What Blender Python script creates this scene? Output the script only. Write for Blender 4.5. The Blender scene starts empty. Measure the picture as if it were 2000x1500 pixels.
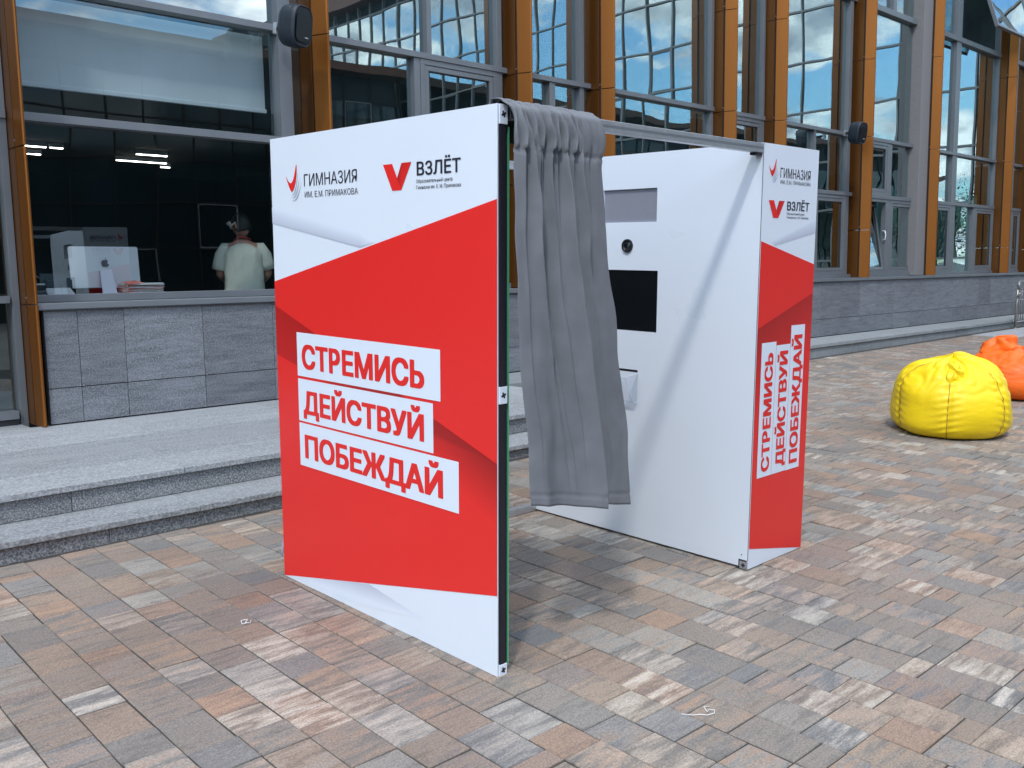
import bpy, bmesh, math, random
from mathutils import Matrix, Vector, noise
rnd = random.Random(11)
S = bpy.context.scene
COL = S.collection
R = math.radians

# ---------------------------------------------------------------- camera
CAM = Vector((-2.127933, -2.361208, 1.528463))
PITCH, ROLL, YAW = 0.1195312, -0.0147567, 0.7543336
cy, sy, cp, sp = math.cos(YAW), math.sin(YAW), math.cos(PITCH), math.sin(PITCH)
fwd = Vector((sy*cp, cy*cp, -sp)); right = Vector((cy, -sy, 0)); up = right.cross(fwd)
r2 = math.cos(ROLL)*right + math.sin(ROLL)*up
u2 = -math.sin(ROLL)*right + math.cos(ROLL)*up
cam = bpy.data.cameras.new('camera'); camo = bpy.data.objects.new('camera', cam); COL.objects.link(camo)
camo.matrix_world = Matrix(((r2.x, u2.x, -fwd.x, CAM.x), (r2.y, u2.y, -fwd.y, CAM.y), (r2.z, u2.z, -fwd.z, CAM.z), (0, 0, 0, 1)))
cam.sensor_width = 36; cam.lens = 1826.4756/2000*36; cam.clip_end = 2000; cam.clip_start = 0.05
S.camera = camo

# ---------------------------------------------------------------- sky and sun
SUNTO = Vector((-0.62, -0.46, 1.0)).normalized()
EL = math.asin(SUNTO.z); AZ = math.atan2(SUNTO.x, SUNTO.y)
w = bpy.data.worlds.new('World'); S.world = w; w.use_nodes = True
nt = w.node_tree; nt.nodes.clear()
def N(t, **k):
    n = nt.nodes.new(t)
    for a, b in k.items(): setattr(n, a, b)
    return n
def L(a, b): nt.links.new(a, b)
out = N('ShaderNodeOutputWorld'); bg = N('ShaderNodeBackground'); L(bg.outputs[0], out.inputs[0])
sky = N('ShaderNodeTexSky', sky_type='NISHITA'); sky.sun_disc = False
sky.sun_elevation = EL; sky.sun_rotation = AZ % (2*math.pi); sky.air_density = 1.2; sky.dust_density = 0.6; sky.ozone_density = 2.0
tc = N('ShaderNodeTexCoord'); sep = N('ShaderNodeSeparateXYZ'); L(tc.outputs['Generated'], sep.inputs[0])
mz = N('ShaderNodeMath', operation='MAXIMUM'); L(sep.outputs['Z'], mz.inputs[0]); mz.inputs[1].default_value = 0.0
ad = N('ShaderNodeMath', operation='ADD'); L(mz.outputs[0], ad.inputs[0]); ad.inputs[1].default_value = 0.22
dx = N('ShaderNodeMath', operation='DIVIDE'); L(sep.outputs['X'], dx.inputs[0]); L(ad.outputs[0], dx.inputs[1])
dy = N('ShaderNodeMath', operation='DIVIDE'); L(sep.outputs['Y'], dy.inputs[0]); L(ad.outputs[0], dy.inputs[1])
cmb = N('ShaderNodeCombineXYZ'); L(dx.outputs[0], cmb.inputs[0]); L(dy.outputs[0], cmb.inputs[1])
n1 = N('ShaderNodeTexNoise'); n1.inputs['Scale'].default_value = 2.2; n1.inputs['Detail'].default_value = 9; n1.inputs['Roughness'].default_value = 0.56; n1.inputs['Distortion'].default_value = 0.25
L(cmb.outputs[0], n1.inputs['Vector'])
r1 = N('ShaderNodeValToRGB'); L(n1.outputs['Fac'], r1.inputs[0])
r1.color_ramp.elements[0].position = 0.46; r1.color_ramp.elements[0].color = (0, 0, 0, 1)
r1.color_ramp.elements[1].position = 0.535; r1.color_ramp.elements[1].color = (1, 1, 1, 1)
n2 = N('ShaderNodeTexNoise'); n2.inputs['Scale'].default_value = 5.0; n2.inputs['Detail'].default_value = 7; L(cmb.outputs[0], n2.inputs['Vector'])
r2_ = N('ShaderNodeValToRGB'); L(n2.outputs['Fac'], r2_.inputs[0])
r2_.color_ramp.elements[0].position = 0.36; r2_.color_ramp.elements[0].color = (3.2, 3.7, 4.6, 1)
r2_.color_ramp.elements[1].position = 0.62; r2_.color_ramp.elements[1].color = (11.5, 11.4, 11.4, 1)
mx = N('ShaderNodeMix', data_type='RGBA'); L(r1.outputs[0], mx.inputs[0]); tn = N('ShaderNodeMix', data_type='RGBA', blend_type='MULTIPLY'); tn.inputs[0].default_value = 1; L(sky.outputs[0], tn.inputs[6]); tn.inputs[7].default_value = (.62, .86, 1.0, 1); L(tn.outputs[2], mx.inputs[6]); L(r2_.outputs[0], mx.inputs[7])
L(mx.outputs[2], bg.inputs[0]); bg.inputs[1].default_value = 0.146

sun = bpy.data.lights.new('sun', 'SUN'); suno = bpy.data.objects.new('sun', sun); COL.objects.link(suno)
sun.energy = 0.88; sun.angle = R(4.5); sun.color = (1.0, 0.96, 0.91)
suno.rotation_euler = (-SUNTO).to_track_quat('-Z', 'Y').to_euler(); suno.location = (-10, -8, 20)

S.view_settings.view_transform = 'Standard'; S.view_settings.look = 'None'
S.view_settings.exposure = 1.06; S.view_settings.gamma = 1.0
S.render.engine = 'CYCLES'
try:
    S.cycles.caustics_reflective = False; S.cycles.caustics_refractive = False
    S.cycles.max_bounces = 7; S.cycles.diffuse_bounces = 3; S.cycles.glossy_bounces = 4
    S.cycles.transparent_max_bounces = 10; S.cycles.transmission_bounces = 3
    S.cycles.sample_clamp_indirect = 8
except Exception: pass

# ---------------------------------------------------------------- frames
RG = Matrix(((0.99995482, 0.00809120, -0.00498939), (-0.00823457, 0.99953332, -0.02941645), (0.00474904, 0.02945621, 0.99955479)))
G = Matrix.Translation(CAM) @ RG.to_4x4() @ Matrix.Translation(-CAM)       # sloping plaza -> world
def onplaza(x, y, z=0, rz=0): return G @ Matrix.Translation((x, y, z)) @ Matrix.Rotation(rz, 4, 'Z')

# ---------------------------------------------------------------- helpers
class MB:
    def __init__(s): s.v = []; s.f = []; s.m = []; s.mi = 0
    def quad(s, *p):
        n = len(s.v); s.v += [tuple(q) for q in p]; s.f.append(tuple(range(n, n+len(p)))); s.m.append(s.mi)
    def box(s, x0, x1, y0, y1, z0, z1):
        n = len(s.v)
        s.v += [(x0,y0,z0),(x1,y0,z0),(x1,y1,z0),(x0,y1,z0),(x0,y0,z1),(x1,y0,z1),(x1,y1,z1),(x0,y1,z1)]
        for q in ((0,3,2,1),(4,5,6,7),(0,1,5,4),(1,2,6,5),(2,3,7,6),(3,0,4,7)):
            s.f.append(tuple(n+i for i in q)); s.m.append(s.mi)
        return s
    def tube(s, pts, r, k=8, closed=False, radii=None):
        pts = [Vector(p) for p in pts]; n = len(pts); base = len(s.v); prev = None
        for i, p in enumerate(pts):
            if closed: t = (pts[(i+1) % n]-pts[i-1]).normalized()
            else: t = (pts[min(i+1, n-1)]-pts[max(i-1, 0)]).normalized()
            a = Vector((0, 0, 1)) if prev is None else prev
            if abs(t.dot(a)) > 0.98: a = Vector((1, 0, 0))
            u = (a - t*a.dot(t)).normalized(); v = t.cross(u); prev = u
            rr = radii[i] if radii else r
            for j in range(k):
                an = 2*math.pi*j/k; s.v.append(tuple(p + rr*(math.cos(an)*u+math.sin(an)*v)))
        m = n if closed else n-1
        for i in range(m):
            for j in range(k):
                a0 = base+i*k+j; a1 = base+i*k+(j+1) % k; b0 = base+((i+1) % n)*k+j; b1 = base+((i+1) % n)*k+(j+1) % k
                s.f.append((a0, a1, b1, b0)); s.m.append(s.mi)
        if not closed:
            s.f.append(tuple(base+j for j in reversed(range(k)))); s.m.append(s.mi)
            s.f.append(tuple(base+(n-1)*k+j for j in range(k))); s.m.append(s.mi)
        return s
    def prism(s, poly, z0, z1):
        n = len(poly); b = len(s.v)
        s.v += [(x, y, z0) for x, y in poly] + [(x, y, z1) for x, y in poly]
        s.f.append(tuple(b+i for i in reversed(range(n)))); s.m.append(s.mi)
        s.f.append(tuple(b+n+i for i in range(n))); s.m.append(s.mi)
        for i in range(n):
            j = (i+1) % n; s.f.append((b+i, b+j, b+n+j, b+n+i)); s.m.append(s.mi)
        return s
    def build(s, name, mats, parent=None, smooth=False, bevel=0, xf=None):
        me = bpy.data.meshes.new(name); me.from_pydata(s.v, [], s.f)
        if xf is not None: me.transform(xf)
        for m in (mats if isinstance(mats, (list, tuple)) else [mats]): me.materials.append(m)
        if isinstance(mats, (list, tuple)): me.polygons.foreach_set('material_index', s.m)
        if smooth: me.polygons.foreach_set('use_smooth', [True]*len(me.polygons))
        me.update()
        o = bpy.data.objects.new(name, me); COL.objects.link(o)
        if parent: o.parent = parent
        if bevel:
            b = o.modifiers.new('bevel', 'BEVEL'); b.width = bevel; b.segments = 2; b.limit_method = 'ANGLE'; b.angle_limit = R(40)
        return o
def tag(o, label=None, cat=None, group=None, kind=None):
    if label: o['label'] = label
    if cat: o['category'] = cat
    if group: o['group'] = group
    if kind: o['kind'] = kind
    return o
def empty(name, mw=None, label=None, cat=None, group=None, kind=None, parent=None):
    o = bpy.data.objects.new(name, None); COL.objects.link(o); o.empty_display_size = 0.1
    if parent: o.parent = parent
    if mw is not None:
        if isinstance(mw, Matrix): o.matrix_world = mw
        else: o.location = mw
    return tag(o, label, cat, group, kind)

# materials ---------------------------------------------------------------
def mat(name, col=(.5,.5,.5), rough=.5, metal=0., spec=.5, noise_s=0, noise_a=0, bump=0, bump_s=60, coat=0, emit=None, es=0, attr=None, stretch=None):
    m = bpy.data.materials.new(name); m.use_nodes = True; t = m.node_tree; b = t.nodes['Principled BSDF']
    b.inputs['Base Color'].default_value = (*col, 1); b.inputs['Roughness'].default_value = rough
    b.inputs['Metallic'].default_value = metal; b.inputs['Specular IOR Level'].default_value = spec
    b.inputs['Coat Weight'].default_value = coat
    if emit: b.inputs['Emission Color'].default_value = (*emit, 1); b.inputs['Emission Strength'].default_value = es
    src = None
    if attr:
        a = t.nodes.new('ShaderNodeAttribute'); a.attribute_name = attr; src = a.outputs['Color']; t.links.new(src, b.inputs['Base Color'])
    co = t.nodes.new('ShaderNodeTexCoord'); vec = co.outputs['Object']
    if stretch:
        mp = t.nodes.new('ShaderNodeMapping'); mp.inputs['Scale'].default_value = stretch; t.links.new(vec, mp.inputs[0]); vec = mp.outputs[0]
    if noise_a:
        n = t.nodes.new('ShaderNodeTexNoise'); n.inputs['Scale'].default_value = noise_s; n.inputs['Detail'].default_value = 6; t.links.new(vec, n.inputs['Vector'])
        mr = t.nodes.new('ShaderNodeMapRange'); mr.inputs[1].default_value = .3; mr.inputs[2].default_value = .7; mr.inputs[3].default_value = 1-noise_a; mr.inputs[4].default_value = 1+noise_a
        t.links.new(n.outputs['Fac'], mr.inputs[0])
        mm = t.nodes.new('ShaderNodeMix'); mm.data_type = 'RGBA'; mm.blend_type = 'MULTIPLY'; mm.inputs[0].default_value = 1
        if src: t.links.new(src, mm.inputs[6])
        else: mm.inputs[6].default_value = (*col, 1)
        t.links.new(mr.outputs[0], mm.inputs[7]); t.links.new(mm.outputs[2], b.inputs['Base Color'])
        rr = t.nodes.new('ShaderNodeMapRange'); rr.inputs[3].default_value = max(0, rough-.08); rr.inputs[4].default_value = min(1, rough+.08)
        t.links.new(n.outputs['Fac'], rr.inputs[0]); t.links.new(rr.outputs[0], b.inputs['Roughness'])
    if bump:
        n = t.nodes.new('ShaderNodeTexNoise'); n.inputs['Scale'].default_value = bump_s; n.inputs['Detail'].default_value = 4; t.links.new(vec, n.inputs['Vector'])
        bp = t.nodes.new('ShaderNodeBump'); bp.inputs['Strength'].default_value = 1; bp.inputs['Distance'].default_value = bump
        t.links.new(n.outputs['Fac'], bp.inputs['Height']); t.links.new(bp.outputs[0], b.inputs['Normal'])
    return m

def glass_mat(name, ior=3.2, tint=(.62,.78,.80), gl=(.80,.93,.96), wave=.0035, wscale=1.1):
    m = bpy.data.materials.new(name); m.use_nodes = True; t = m.node_tree; t.nodes.clear()
    o = t.nodes.new('ShaderNodeOutputMaterial'); mix = t.nodes.new('ShaderNodeMixShader')
    g = t.nodes.new('ShaderNodeBsdfGlossy'); g.inputs['Roughness'].default_value = 0.0; g.inputs['Color'].default_value = (*gl, 1)
    tr = t.nodes.new('ShaderNodeBsdfTransparent'); tr.inputs['Color'].default_value = (*tint, 1)
    lw = t.nodes.new('ShaderNodeLayerWeight'); lw.inputs['Blend'].default_value = .5; pw = t.nodes.new('ShaderNodeMath'); pw.operation = 'POWER'; pw.inputs[1].default_value = 3.6
    r0 = ((ior-1)/(ior+1))**2; fr = t.nodes.new('ShaderNodeMapRange'); fr.inputs[3].default_value = r0; fr.inputs[4].default_value = 1.0
    t.links.new(lw.outputs['Facing'], pw.inputs[0]); t.links.new(pw.outputs[0], fr.inputs[0])
    geo = t.nodes.new('ShaderNodeNewGeometry')
    oi = t.nodes.new('ShaderNodeObjectInfo'); mu = t.nodes.new('ShaderNodeMath'); mu.operation = 'MULTIPLY'; mu.inputs[1].default_value = 50
    t.links.new(oi.outputs['Random'], mu.inputs[0])
    n = t.nodes.new('ShaderNodeTexNoise'); n.noise_dimensions = '4D'; n.inputs['Scale'].default_value = wscale; n.inputs['Detail'].default_value = 1.2
    t.links.new(geo.outputs['Position'], n.inputs['Vector']); t.links.new(mu.outputs[0], n.inputs['W'])
    bp = t.nodes.new('ShaderNodeBump'); bp.inputs['Distance'].default_value = wave; bp.inputs['Strength'].default_value = 1
    t.links.new(n.outputs['Fac'], bp.inputs['Height']); t.links.new(bp.outputs[0], g.inputs['Normal'])
    t.links.new(fr.outputs[0], mix.inputs[0]); t.links.new(tr.outputs[0], mix.inputs[1]); t.links.new(g.outputs[0], mix.inputs[2])
    t.links.new(mix.outputs[0], o.inputs[0])
    return m

def paver_mat():
    m = bpy.data.materials.new('concrete_paver'); m.use_nodes = True; t = m.node_tree; b = t.nodes['Principled BSDF']
    def n(ty, **k):
        q = t.nodes.new(ty)
        for a, v in k.items(): setattr(q, a, v)
        return q
    l = t.links.new
    at = n('ShaderNodeAttribute', attribute_name='pid'); geo = n('ShaderNodeNewGeometry')
    sc = n('ShaderNodeVectorMath', operation='MULTIPLY'); sc.inputs[1].default_value = (4.2, 24, 3); l(geo.outputs['Position'], sc.inputs[0])
    of = n('ShaderNodeVectorMath', operation='SCALE'); of.inputs['Scale'].default_value = 37; l(at.outputs['Vector'], of.inputs[0])
    sm = n('ShaderNodeVectorMath', operation='ADD'); l(sc.outputs[0], sm.inputs[0]); l(of.outputs[0], sm.inputs[1])
    st = n('ShaderNodeTexNoise'); st.inputs['Scale'].default_value = 1.0; st.inputs['Detail'].default_value = 8; st.inputs['Roughness'].default_value = .70; st.inputs['Distortion'].default_value = .2; l(sm.outputs[0], st.inputs['Vector'])
    sepa = n('ShaderNodeSeparateXYZ'); l(at.outputs['Vector'], sepa.inputs[0])
    def ramp(stops):
        r = n('ShaderNodeValToRGB'); e = r.color_ramp.elements
        e[0].position = stops[0][0]; e[0].color = (*stops[0][1], 1); e[1].position = stops[-1][0]; e[1].color = (*stops[-1][1], 1)
        for p, c in stops[1:-1]:
            q = e.new(p); q.color = (*c, 1)
        return r
    base = ramp([(0, (.20,.195,.185)), (.18, (.26,.235,.205)), (.34, (.30,.24,.19)), (.5, (.23,.222,.205)), (.64, (.315,.225,.17)), (.8, (.21,.213,.215)), (.92, (.34,.33,.30)), (1, (.19,.198,.205))])
    base.color_ramp.interpolation = 'LINEAR'; l(sepa.outputs[0], base.inputs[0])
    sec = ramp([(0, (.12,.14,.165)), (.3, (.38,.27,.19)), (.55, (.15,.155,.16)), (.75, (.52,.50,.45)), (1, (.37,.245,.175))]); l(sepa.outputs[1], sec.inputs[0])
    th = n('ShaderNodeMapRange'); th.inputs[1].default_value = .45; th.inputs[2].default_value = .62; l(st.outputs['Fac'], th.inputs[0])
    amt = n('ShaderNodeMapRange'); amt.inputs[1].default_value = 0; amt.inputs[2].default_value = 1; amt.inputs[3].default_value = .45; amt.inputs[4].default_value = 1.0; l(sepa.outputs[2], amt.inputs[0])
    mu = n('ShaderNodeMath', operation='MULTIPLY'); l(th.outputs[0], mu.inputs[0]); l(amt.outputs[0], mu.inputs[1])
    m1 = n('ShaderNodeMix', data_type='RGBA'); l(mu.outputs[0], m1.inputs[0]); l(base.outputs[0], m1.inputs[6]); l(sec.outputs[0], m1.inputs[7])
    # darker streaks
    th2 = n('ShaderNodeMapRange'); th2.inputs[1].default_value = .50; th2.inputs[2].default_value = .36; th2.inputs[3].default_value = 0; th2.inputs[4].default_value = .55; l(st.outputs['Fac'], th2.inputs[0])
    m2 = n('ShaderNodeMix', data_type='RGBA'); l(th2.outputs[0], m2.inputs[0]); l(m1.outputs[2], m2.inputs[6]); m2.inputs[7].default_value = (.115,.113,.115,1)
    gr = n('ShaderNodeTexNoise'); gr.inputs['Scale'].default_value = 150; gr.inputs['Detail'].default_value = 5; gr.inputs['Roughness'].default_value = .8; l(geo.outputs['Position'], gr.inputs['Vector'])
    gm = n('ShaderNodeMapRange'); gm.inputs[1].default_value = .3; gm.inputs[2].default_value = .7; gm.inputs[3].default_value = .52; gm.inputs[4].default_value = 1.48; l(gr.outputs['Fac'], gm.inputs[0])
    big = n('ShaderNodeTexNoise'); big.inputs['Scale'].default_value = 1.3; big.inputs['Detail'].default_value = 4; l(geo.outputs['Position'], big.inputs['Vector'])
    bm_ = n('ShaderNodeMapRange'); bm_.inputs[1].default_value = .3; bm_.inputs[2].default_value = .7; bm_.inputs[3].default_value = .88; bm_.inputs[4].default_value = 1.12; l(big.outputs['Fac'], bm_.inputs[0])
    mm = n('ShaderNodeMath', operation='MULTIPLY'); l(gm.outputs[0], mm.inputs[0]); l(bm_.outputs[0], mm.inputs[1])
    m3 = n('ShaderNodeMix', data_type='RGBA', blend_type='MULTIPLY'); m3.inputs[0].default_value = 1; l(m2.outputs[2], m3.inputs[6]); l(mm.outputs[0], m3.inputs[7])
    m4 = n('ShaderNodeMix', data_type='RGBA', blend_type='MULTIPLY'); m4.inputs[0].default_value = 1; l(m3.outputs[2], m4.inputs[6]); m4.inputs[7].default_value = (1.02, .965, .91, 1); l(m4.outputs[2], b.inputs['Base Color']); b.inputs['Roughness'].default_value = .8; b.inputs['Specular IOR Level'].default_value = .35
    hs = n('ShaderNodeMath', operation='ADD'); l(gr.outputs['Fac'], hs.inputs[0]); l(st.outputs['Fac'], hs.inputs[1])
    bp = n('ShaderNodeBump'); bp.inputs['Distance'].default_value = .0012; l(hs.outputs[0], bp.inputs['Height']); l(bp.outputs[0], b.inputs['Normal'])
    return m

def stone_mat(name, c0, c1, flake, scale=(2.2, 2.2, 9), rot=(0, R(28), 0), speck=.5, fine=180):
    m = bpy.data.materials.new(name); m.use_nodes = True; t = m.node_tree; b = t.nodes['Principled BSDF']; l = t.links.new
    geo = t.nodes.new('ShaderNodeNewGeometry'); oi = t.nodes.new('ShaderNodeObjectInfo')
    mu = t.nodes.new('ShaderNodeMath'); mu.operation = 'MULTIPLY'; mu.inputs[1].default_value = 40; l(oi.outputs['Random'], mu.inputs[0])
    mp = t.nodes.new('ShaderNodeMapping'); mp.inputs['Scale'].default_value = scale; mp.inputs['Rotation'].default_value = rot; l(geo.outputs['Position'], mp.inputs[0])
    n = t.nodes.new('ShaderNodeTexNoise'); n.noise_dimensions = '4D'; n.inputs['Scale'].default_value = 1.8; n.inputs['Detail'].default_value = 9; n.inputs['Roughness'].default_value = .65; n.inputs['Distortion'].default_value = .6
    l(mp.outputs[0], n.inputs['Vector']); l(mu.outputs[0], n.inputs['W'])
    r = t.nodes.new('ShaderNodeValToRGB'); r.color_ramp.elements[0].position = .35; r.color_ramp.elements[0].color = (*c0, 1); r.color_ramp.elements[1].position = .68; r.color_ramp.elements[1].color = (*c1, 1); l(n.outputs['Fac'], r.inputs[0])
    f = t.nodes.new('ShaderNodeTexNoise'); f.inputs['Scale'].default_value = fine; f.inputs['Detail'].default_value = 2; f.inputs['Roughness'].default_value = .6; l(geo.outputs['Position'], f.inputs['Vector'])
    fm = t.nodes.new('ShaderNodeMapRange'); fm.inputs[1].default_value = .42; fm.inputs[2].default_value = .66; fm.inputs[3].default_value = 0; fm.inputs[4].default_value = speck; l(f.outputs['Fac'], fm.inputs[0])
    mx_ = t.nodes.new('ShaderNodeMix'); mx_.data_type = 'RGBA'; l(fm.outputs[0], mx_.inputs[0]); l(r.outputs[0], mx_.inputs[6]); mx_.inputs[7].default_value = (*flake, 1)
    v = t.nodes.new('ShaderNodeMapRange'); v.inputs[3].default_value = .88; v.inputs[4].default_value = 1.12; l(oi.outputs['Random'], v.inputs[0])
    m2 = t.nodes.new('ShaderNodeMix'); m2.data_type = 'RGBA'; m2.blend_type = 'MULTIPLY'; m2.inputs[0].default_value = 1; l(mx_.outputs[2], m2.inputs[6]); l(v.outputs[0], m2.inputs[7])
    l(m2.outputs[2], b.inputs['Base Color']); b.inputs['Roughness'].default_value = .6
    bp = t.nodes.new('ShaderNodeBump'); bp.inputs['Distance'].default_value = .002; l(n.outputs['Fac'], bp.inputs['Height']); l(bp.outputs[0], b.inputs['Normal'])
    return m

M = {}
M['paver'] = paver_mat()
M['joint'] = mat('joint_sand', (.055,.05,.045), .95, noise_s=9, noise_a=.3)
M['soil'] = mat('plaza_ground', (.20,.19,.17), .9, noise_s=3, noise_a=.25, bump=.004)
M['slate'] = stone_mat('slate_cladding', (.075,.083,.094), (.19,.20,.22), (.36,.375,.40), scale=(1.6,1.6,12), rot=(0, R(24), 0), speck=.5, fine=95)
M['granite_top'] = stone_mat('granite_tread', (.19,.20,.205), (.305,.318,.324), (.48,.50,.51), scale=(1.0,6,1.2), rot=(0,0,0), speck=.8, fine=75)
M['granite'] = stone_mat('granite_riser', (.085,.09,.093), (.17,.178,.182), (.46,.48,.49), scale=(7,7,7), rot=(0,0,0), speck=.75, fine=105)
M['ledge'] = stone_mat('granite_ledge', (.21,.23,.235), (.30,.32,.325), (.36,.38,.385), scale=(3,3,3), rot=(0,0,0), speck=.5, fine=90)
M['frame'] = mat('grey_aluminium', (.20,.218,.235), .42, .35, noise_s=2, noise_a=.08)
M['frame_dark'] = mat('grey_gasket', (.045,.05,.055), .6)
M['frame_far'] = mat('far_frame', (.22,.23,.23), .5)
M['column'] = mat('grey_column', (.23,.225,.225), .55, noise_s=30, noise_a=.06)
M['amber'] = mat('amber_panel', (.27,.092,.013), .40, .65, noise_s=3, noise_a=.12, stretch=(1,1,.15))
M['amber_dark'] = mat('darker_amber_panel', (.17,.062,.012), .36, .6, noise_s=3, noise_a=.12, stretch=(1,1,.15))  # the amber in a darker tone, for the inner fin panels
M['seam'] = mat('dark_joint', (.02,.018,.016), .8)
M['glass'] = glass_mat('facade_glass', ior=4.2, wave=.0048, wscale=.75)
M['glass_low'] = glass_mat('lobby_glass', ior=2.5, tint=(.90,.96,.96), wave=.005, wscale=.7)
M['wing_glass'] = glass_mat('wing_glass', ior=8.0, wave=.0035)
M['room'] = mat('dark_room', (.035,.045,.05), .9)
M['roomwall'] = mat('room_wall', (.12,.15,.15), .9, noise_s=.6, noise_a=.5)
M['drape'] = mat('teal_drape', (.16,.34,.30), .85, noise_s=8, noise_a=.2)
M['blind'] = mat('blind_fabric', (.55,.62,.66), .85, noise_s=1.6, noise_a=.07)
M['alu'] = mat('brushed_aluminium', (.50,.52,.55), .35, .7, noise_s=30, noise_a=.08)
M['white'] = mat('white_laminate', (.75,.81,.89), .30, spec=.45, noise_s=1.2, noise_a=.012, bump=.004, bump_s=1.6)
M['print'] = mat('printed_film', (.8,.8,.8), .30, spec=.45, attr='Col', bump=.004, bump_s=1.6)
M['ink'] = mat('black_print', (.018,.017,.03), .4)
M['red_ink'] = mat('red_print', (.80,.022,.018), .36)
M['grey_ink'] = mat('grey_print', (.38,.44,.52), .4)
M['black'] = mat('black_plastic', (.010,.011,.014), .32)
M['groove'] = mat('black_channel', (.012,.010,.018), .6)
M['greenglass'] = mat('green_glass_edge', (.10,.42,.22), .25, spec=.6)
M['mirror'] = mat('mirror', (.80,.86,.84), .02, 1.0)
M['screen_grey'] = mat('grey_film', (.235,.245,.29), .55, noise_s=50, noise_a=.03)
M['screen_black'] = mat('black_screen', (.004,.005,.007), .04, spec=.8)
M['acrylic'] = glass_mat('clear_acrylic', ior=1.7, tint=(.90,.92,.96), wave=.002, wscale=9)
M['curtain'] = mat('grey_fabric', (.18,.19,.205), .75, spec=.25, noise_s=14, noise_a=.08, bump=.0006, bump_s=420)
M['yellow'] = mat('yellow_nylon', (.93,.66,.010), .42, spec=.4, noise_s=5, noise_a=.04, bump=.003, bump_s=17, stretch=(1,1,2.2))
M['orange'] = mat('orange_nylon', (.95,.155,.012), .45, spec=.4, noise_s=5, noise_a=.05, bump=.003, bump_s=15, stretch=(1,1,2.2))
M['thread_y'] = mat('ochre_stitching', (.36,.20,.02), .8)
M['steel'] = mat('brushed_steel', (.34,.32,.30), .42, .85, noise_s=30, noise_a=.1)
M['speaker'] = mat('speaker_cabinet', (.012,.02,.03), .5, noise_s=200, noise_a=.2, bump=.0006, bump_s=500)
M['skin'] = mat('skin', (.42,.22,.16), .55, noise_s=8, noise_a=.08)
M['tee'] = mat('pale_cotton', (.56,.58,.50), .85, noise_s=5, noise_a=.06, bump=.05, bump_s=6, stretch=(1,1,.5))
M['trouser'] = mat('dark_cloth', (.03,.035,.05), .9)
M['hair'] = mat('black_hair', (.008,.007,.007), .55, noise_s=60, noise_a=.3)
M['cap'] = mat('white_cloth', (.75,.75,.72), .8)
M['lanyard'] = mat('red_ribbon', (.45,.03,.03), .6)
M['screenback'] = mat('silver_case', (.74,.76,.79), .35, .1)
M['paper'] = mat('paper', (.75,.76,.78), .8, noise_s=30, noise_a=.05)
M['paper_red'] = mat('red_printed_paper', (.55,.16,.13), .7, noise_s=22, noise_a=.4)
M['counter'] = mat('counter_top', (.42,.44,.46), .5)
M['lamp'] = mat('lamp_strip', (1,1,1), .5, emit=(1.0,.93,.85), es=7)
M['leaf'] = mat('leaf', (.05,.095,.025), .7, noise_s=2, noise_a=.5)
M['leaf2'] = mat('leaf_dark', (.035,.065,.022), .7, noise_s=2, noise_a=.5)
M['bark'] = mat('bark', (.10,.075,.055), .9, noise_s=12, noise_a=.4, bump=.02, bump_s=12)
M['brown'] = mat('brown_fascia', (.16,.075,.05), .6, noise_s=3, noise_a=.15)
M['dark_glass'] = mat('dark_window', (.012,.025,.028), .08, spec=.6)
M['concrete'] = mat('pale_concrete', (.36,.37,.38), .85, noise_s=6, noise_a=.1)
M['rope'] = mat('white_string', (.8,.8,.8), .8)
M['cable'] = mat('grey_cable', (.25,.27,.33), .5)
M['tray'] = mat('dark_equipment', (.03,.045,.06), .4)

# ================================================================ ground
# plaza sheet: slopes gently up to the building, levels out away from it
def plane_z(x, y):
    xx = max(-12, min(22, x)); yy = max(-7, min(5.2, y))
    nrm = RG @ Vector((0, 0, 1)); p0 = G @ Vector((0, 0, -0.010))
    return p0.z - (nrm.x*(xx-p0.x)+nrm.y*(yy-p0.y))/nrm.z
xs = [-600, -150, -50, -12, 22, 60, 150, 600]; ys = [-600, -150, -50, -7, 5.2]
g = MB()
g.v = [(x, y, plane_z(x, y)) for y in ys for x in xs]
for j in range(len(ys)-1):
    for i in range(len(xs)-1):
        a = j*len(xs)+i; g.f.append((a, a+1, a+1+len(xs), a+len(xs))); g.m.append(0)
ground = tag(g.build('ground', M['soil']), kind='structure')
# paved plaza with joint bed
plaza = empty('paving', G, kind='structure')
bed = MB(); bed.quad((-5,-4.5,-.0055),(32,-4.5,-.0055),(32,4.8,-.0055),(-5,4.8,-.0055))
bed.build('joint_bed', M['joint'], plaza)
CW, U = .1655, .0797
def camproj(v):
    d = v-CAM; z = d.dot(fwd)
    if z < .3: return None
    return 1000+1826.5*d.dot(r2)/z, 750-1826.5*d.dot(u2)/z, z
pav = []
k0, k1 = int(-4.6/CW), int(31/CW)
for k in range(k0, k1):
    x0 = -.052+k*CW; y = -.143+U*(-52+rnd.randint(0, 2)); last = 0
    xw = x0
    ymax = 2.50 if x0 < 3.9 else 4.27
    far = x0 > 15.2
    while y < ymax:
        n = rnd.choice((1, 2, 2, 2, 3, 3)) if last != 1 else rnd.choice((2, 2, 3, 3))
        y1 = min(y+n*U, ymax)
        last = n
        if y1-y > .02 and not (far and y > 3.55):
            c = G @ Vector((x0+CW/2, (y+y1)/2, 0)); q = camproj(c)
            if q and -700 < q[0] < 2700 and 300 < q[1] < 2300:
                vis = -60 < q[0] < 2060 and 600 < q[1] < 1560
                lx, ly = x0+CW/2, (y+y1)/2
                hid = (0 < lx < .0)
                sz = (y1-y)*CW/(q[2]**3) if vis else 0
                pav.append((sz, x0, y, x0+CW, y1))
        y = y1
pav.sort(key=lambda a: -a[0])
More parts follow.
